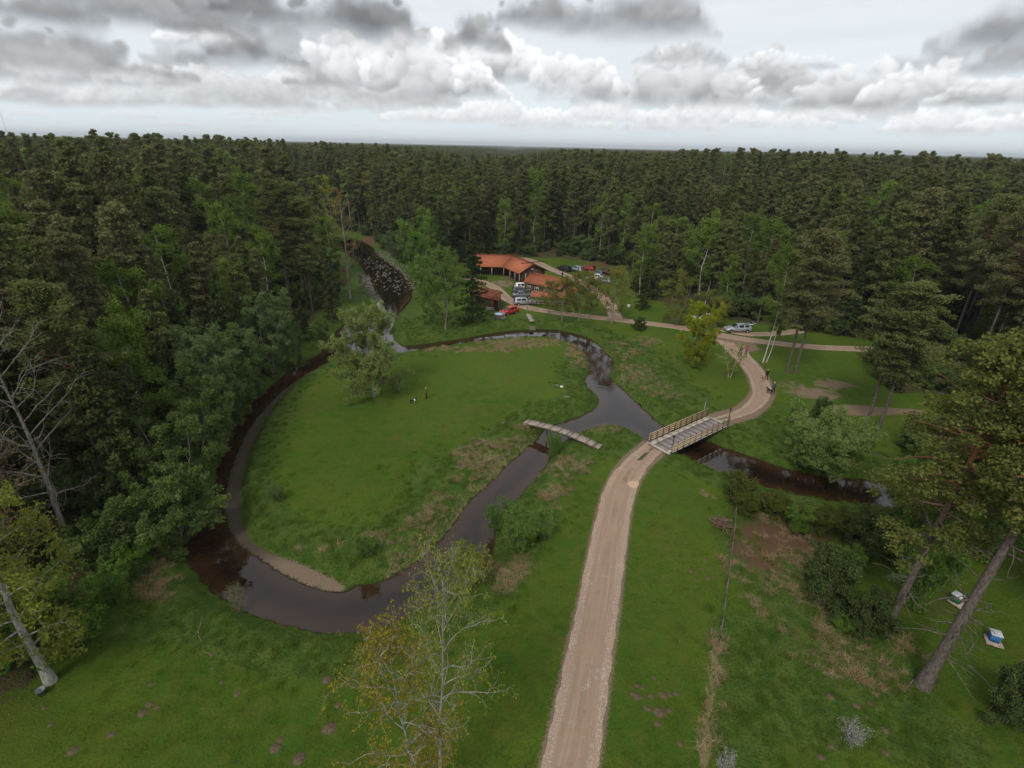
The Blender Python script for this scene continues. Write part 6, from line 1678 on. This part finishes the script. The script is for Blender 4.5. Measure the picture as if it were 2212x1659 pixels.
scatter('rubble_bank', band([(800, 548), (828, 560), (858, 582), (882, 600), (893, 625)], 2.2, 420, .18, .45, .0) + band([(700, 530), (740, 538), (765, 532)], 2.5, 90, .25, .6, .1), RK, 'pale rubble stones heaped along the right bank of the rapids')
scatter('rubble_bank', band([(797, 600), (806, 625), (818, 650)], 2.8, 420, .18, .42, .08), RK, 'pale rubble stones along the left bank of the rapids')
P_ = np.array([G(*p, WZ)[:2] if False else D(*p, WZ) for p in [(790, 560), (820, 585), (845, 612), (862, 632)]]); d_ = np.r_[0, np.cumsum(np.linalg.norm(np.diff(P_, axis=0), axis=1))]
k = 0
while k < 150:
    t_ = gs.uniform(0, d_[-1]); x = np.interp(t_, d_, P_[:, 0]) + gs.normal() * 2.6; y = np.interp(t_, d_, P_[:, 1]) + gs.normal() * 2.0
    if wdist(np.array([x]), np.array([y]))[0] > -.2: continue
    s_ = gs.uniform(.16, .42); o = link('boulder', RK[k % 5], None, (x, y, WZ - .02)); o.rotation_euler[2] = gs.uniform(0, 6.28); o.scale = (s_,) * 3
    tag(o, 'pale boulder breaking the surface of the rapids', 'boulder', 'boulders in the rapids'); k += 1

# ---- fence on the right
fl_ = [(1586, 1110), (1583, 1150), (1578, 1190), (1573, 1230), (1568, 1270), (1562, 1315), (1556, 1360), (1551, 1395)]
FP = [G(*p) for p in fl_]
fn = thing('rail_fence', 'low grey single-rail fence between the mown strip and the rough ground', 'fence', FP[0])
O_ = Vector(FP[0])
for p in FP: q = Vector(p) - O_; MB().tube([q - Vector((0, 0, .3)), q + Vector((0, 0, 1.05))], [.05, .045], 6).build('post', M_GREYW2, fn)
for i in range(len(FP) - 1):
    a1, a2 = Vector(FP[i]) - O_ + Vector((.03, 0, 1.0)), Vector(FP[i + 1]) - O_ + Vector((.03, 0, 1.0)); MB().tube([a1, a1.lerp(a2, .5) - Vector((0, 0, .03)), a2], [.035, .03, .03], 6).build('rail', M_GREYW2, fn)
    for z_ in (.45, .75): MB().tube([a1 - Vector((0, 0, z_)), a2 - Vector((0, 0, z_))], [.006, .006], 3).build('wire', M_BLACK, fn)
# ---- brush pile
x, y, z = G(1556, 1136); bp = thing('brush_pile', 'heap of grey cut branches beside the end of the rail fence', 'brush pile', (x, y, z)); gq = gen(88)
M_STK = [BK_DEAD, flat_mat('reddish_twigs', (.17, .085, .055), .95, .1, var=.3, scale=8)]
for i in range(80):
    a = gq.uniform(0, 6.28); r_ = .75 * gq.random() ** .6; p = np.array([r_ * cos(a), r_ * sin(a) * 1.0, .08 + (.62 - .5 * r_) * gq.random()]); dd = np.array([gq.normal(), gq.normal(), gq.normal() * .22]); Q, _ = wander(p - dd * .35, dd, gq.uniform(.6, 1.5), 4, gq, .12)
    MB().tube(Q, np.linspace(.035, .010, 5) * gq.uniform(.6, 1.3), 4).build('stick', M_STK[0] if gq.random() < .45 else M_STK[1], bp)
# ---- beehives
for (px, py, colr, nm, rz_) in ((2062, 1302, (.03, .16, .075), 'green beehive with a pale lid', .5), (2143, 1385, (.035, .16, .42), 'blue beehive with a white lid beside the leaning pine', -.45)):
    x, y, z = G(px, py); hv = thing('beehive', nm, 'beehive', (x, y, z), rz_, 'beehives under the pines'); pm_ = flat_mat(nm.split()[0] + '_hive_paint', colr, .6, .3, var=.08)
    MB().box((0, -.12, .12), (.95, .95, .10)).build('floor_board', M_GREYW, hv)
    for s_ in (-.3, .3): MB().box((s_, 0, .03), (.12, .7, .14)).build('skid', M_GREYW2, hv)
    MB().box((0, 0, .45), (.56, .56, .56), bev=.02).build('hive_body', pm_, hv); MB().box((0, 0, .735), (.52, .52, .02)).build('inner_cover', M_GREYW2, hv)
    MB().box((0, 0, .79), (.66, .66, .10), bev=.02).build('lid', flat_mat('zinc_lid', (.50, .51, .52), .5, .4, .2, var=.12), hv); MB().box((0, -.285, .2), (.30, .03, .03)).build('entrance', M_BLACK, hv)
# ---- bucket
x, y, z = G(92, 1500); bk = thing('bucket', 'grey bucket standing near the pale leaning bole', 'bucket', (x, y, z)); MBK = flat_mat('grey_plastic', (.13, .16, .18), .5, .4, var=.05)
MB().lathe([(.17, 0), (.24, .42), (.255, .42), (.255, .45), (.215, .45), (.16, .05)], k=18).build('pail', MBK, bk)
MB().tube([(-.245, 0, .43), (-.2, -.12, .52), (0, -.2, .56), (.2, -.12, .52), (.245, 0, .43)], [.008] * 5, 5).build('handle', M_RIM, bk)
# ---- molehills
mo = []
for o0, sc_, L_ in (((0, 1300), 2.676, [(950, 1295, 1.1), (1000, 1235, .9), (1048, 1255, .6), (742, 1435, .9), (487, 1545, 1.1), (1588, 1165, .9), (1008, 1100, .7), (1412, 897, .6), (1482, 1083, .5), (1422, 992, .5), (340, 1370, .6), (297, 1255, .6)]),
                    ((1400, 1300), 2.676, [(485, 1160, .7), (515, 1108, .7), (513, 1180, .9), (546, 1187, .5), (550, 1122, .5), (610, 1176, .8), (692, 1172, 1.0), (735, 1168, .7), (776, 1160, .7), (585, 1262, .9), (670, 1288, 1.4), (733, 1276, .7), (655, 1365, .8), (630, 1055, .6), (880, 340, .8), (950, 322, .5), (992, 390, .9), (910, 402, .6), (970, 262, .6), (800, 1497, .7)]),
                    ((600, 1300), 2.676, [(580, 1070, 1.2), (655, 1238, .9), (600, 1395, 1.5), (268, 1470, .8), (237, 1527, 1.2), (395, 1600, 1.5)]),
                    ((1900, 960), 1.728, [(305, 1350, .8), (420, 1390, .9), (478, 1382, .8), (457, 1438, .7), (540, 1495, .9), (540, 1593, .9), (265, 1612, .8), (310, 1565, .7)])):
    for cx, cy_, s_ in L_: mo.append(((o0[0] + cx / sc_) * .86406, (o0[1] + cy_ / sc_) * .86406, s_))
gm = gen(66)


def mole_me(seed):
    g = gen(seed); V = [(0, 0, .16)]; k = 12
    for r_, z in ((.09, .145), (.18, .09), (.27, .03), (.34, -.03)):
        for j in range(k): a = j * 2 * pi / k; q = r_ * g.uniform(.85, 1.18); V.append((q * cos(a), q * sin(a), z + g.normal() * .008))
    Fc = [[0, 1 + j, 1 + (j + 1) % k] for j in range(k)] + [[1 + i * k + j, 1 + (i + 1) * k + j, 1 + (i + 1) * k + (j + 1) % k, 1 + i * k + (j + 1) % k] for i in range(3) for j in range(k)]
    return mesh('molehill', V, Fc, [M_SOIL], True)


MM = [mole_me(400 + k) for k in range(4)]
for k, (px, py, s_) in enumerate(mo):
    x, y, z = G(px, py); o = link('molehill', MM[k % 4], None, (x, y, z)); o.rotation_euler[2] = gm.uniform(0, 6); o.scale = (s_ * .85, s_ * .85, s_ * .8)
    w = 'left of the orange budding tree' if px < 700 else ('between the road and the fence line' if 1290 < px < 1560 else ('beside the orange budding tree' if px < 900 else 'on the lower right grass'))
    sz = 'large' if s_ > 1.05 else ('small' if s_ < .65 else 'middling')
    tag(o, sz + ' brown molehill on the lawn ' + w, 'molehill', 'molehills ' + w)
# ---- branch on the lawn, poles, markers
x, y, z = G(432, 1370); fbh = thing('fallen_branch', 'thin pale forked branch lying on the lower left lawn', 'branch', (x, y, z + .05))
Pm = [np.array(G(*p)) - [x, y, z - .03] for p in ((438, 1333), (434, 1350), (428, 1366), (431, 1378), (438, 1390))]; MB().tube(Pm, [.012, .02, .028, .018, .008], 5).build('stem', BK_DEAD, fbh)
Pm = [np.array(G(*p)) - [x, y, z - .03] for p in ((428, 1366), (420, 1375), (412, 1382))]; MB().tube(Pm, [.022, .014, .006], 5).build('side_twig', BK_DEAD, fbh)
c3 = lambda cx, cy_: ((1280 + cx * .28933) * .86406, (960 + cy_ * .28933) * .86406)
x, y, z = G(*c3(1660, 228)); o = MB().tube([(0, 0, -.3), (.03, 0, 1.2), (.1, 0, 2.1)], [.06, .05, .035], 7).build('grey_stake', BK_PALE, None, (x, y, z)); tag(o, 'pale upright stake on the meadow behind the road bridge', 'post')
x, y, z = G(1520, 668); o = MB().tube([(0, 0, -.3), (.2, 0, 3), (.45, 0, 6.2)], [.13, .11, .09], 8).build('leaning_pole', BK_PALE, None, (x, y, z)); tag(o, 'grey leaning pole at the forest edge above the yellow willow', 'pole')
x, y, z = G(*c1(1975, 725)); o = thing('waste_bin', 'small pale bin standing left of the dark forest-edge spruce', 'bin', (x, y, z)); MB().box((0, 0, .45), (.5, .5, .9), bev=.04).build('bin_body', M_WHITE, o); MB().box((0, 0, .94), (.56, .56, .07)).build('lid', M_BLACK, o)
x, y, z = G(1213, 837); o = MB().box((0, 0, .1), (.42, .3, .22), bev=.03).build('white_marker', M_WHITE, None, (x, y, z)); tag(o, 'small white block on the island lawn', 'marker')
for k, (px, py, nm, w_) in enumerate([(1224, 857, 'flat grey stone slab in the lawn nearest the water', .8), (1201, 832, 'flat grey stone slab left of the white block', .8), (1086, 914, 'small pale board lying left of the footbridge', .4)]):
    x, y, z = G(px, py); o = MB().box((0, 0, .03), (w_, .35, .05), bev=.04).build('stone_slab', M_STONE if k < 2 else M_GREYW2, None, (x, y, z)); o.rotation_euler[2] = .1; tag(o, nm, 'slab')
for k, (a_, b2_, nm) in enumerate([((1215, 905), (1245, 925), 'drift'), ((1356, 868), (1372, 880), 'drift')]): pass
# garden bench-swing on the right
x, y, z = G(2075, 800); sw_ = thing('bench_swing', 'wooden bench with slatted back between the pine boles at the right', 'bench', (x, y, z), R(-16))
for s_ in (-1.15, 1.15):
    MB().box((s_, .1, 1.0), (.12, .12, 2.0)).build('upright', M_LOG, sw_); MB().bar((s_, .35, .45), (s_, -.45, .45), .08, .1).build('arm', M_GREYW, sw_)
for j in range(4): MB().box((0, -.38 + j * .17, .48), (2.2, .13, .04)).build('seat_slat', M_GREYW, sw_)
for j in range(3): MB().box((0, .33 + .04 * j, .68 + j * .2), (2.2, .04, .12)).build('back_slat', M_GREYW, sw_)
MB().box((0, .1, 2.04), (2.7, .12, .12)).build('top_beam', M_LOG, sw_)
# fallen trunk by the swing and dead branches by the near pines
for a_, b2_, r_, nm in [((2030, 850), (2110, 845), .14, 'dark fallen log below the bench'), ((1985, 1460), (1955, 1490), .04, 'short grey stick by the thick pine foot'), ((2095, 1440), (2150, 1500), .035, 'long pale stick right of the thick pine'), ((2110, 1560), (2165, 1510), .035, 'crooked pale branch on the lower right grass')]:
    p, q = Vector(G(*a_)), Vector(G(*b2_)); p.z += r_; q.z += r_; m_ = p.lerp(q, .55) + Vector((.1, .1, .05))
    tag(MB().tube([p, m_, q], [r_, r_ * .85, r_ * .5], 6).build('fallen_log' if r_ > .1 else 'dead_branch', M_GREYW2 if r_ > .1 else BK_DEAD), nm, 'log' if r_ > .1 else 'branch')
# broken limbs on the two near pines
def snag(parent, p, pts, r_): MB().tube([np.array(p) + np.array(q) for q in pts], np.linspace(r_, r_ * .2, len(pts)), 5).build('dead_limb', BK_DEAD, parent)


# radio mast on the skyline
X, Y, Z = ray(9, 268); t_ = 1500 / Y; mx_, my_ = X * t_, 1500.0; mz = gz(mx_, my_)
ms = thing('radio_mast', 'thin lattice mast on the horizon at the far left', 'mast', (mx_, my_, mz)); HM = 31 + (Z * t_) - mz + 26
for i in range(3):
    a = i * 2.094; MB().tube([(cos(a) * .9, sin(a) * .9, 0), (cos(a) * .5, sin(a) * .5, HM)], [.12, .10], 4).build('leg', M_RIM, ms)
mb = MB()
for j in range(28):
    z0 = j * HM / 28
    for i in range(3): a, b = i * 2.094, (i + 1) * 2.094; mb.tube([(cos(a) * .8, sin(a) * .8, z0), (cos(b) * .8, sin(b) * .8, z0 + HM / 28)], [.05, .05], 3)
mb.build('bracing', M_RIM, ms)

# ------------------------------------------------------------------ air
hz = NT('haze_air'); v = hz.n('ShaderNodeVolumePrincipled'); v.inputs['Color'].default_value = (.88, .92, .97, 1); v.inputs['Density'].default_value = 1.3e-4; v.inputs['Anisotropy'].default_value = .3
hz.t.links.new(v.outputs[0], hz.out.inputs['Volume'])
mhz = MB().box((0, 6500, 33), (29500, 20000, 112), 0).me('haze', [hz.m]); o = link('haze', mhz); tag(o, 'thin blue air over the plain', kind='stuff')
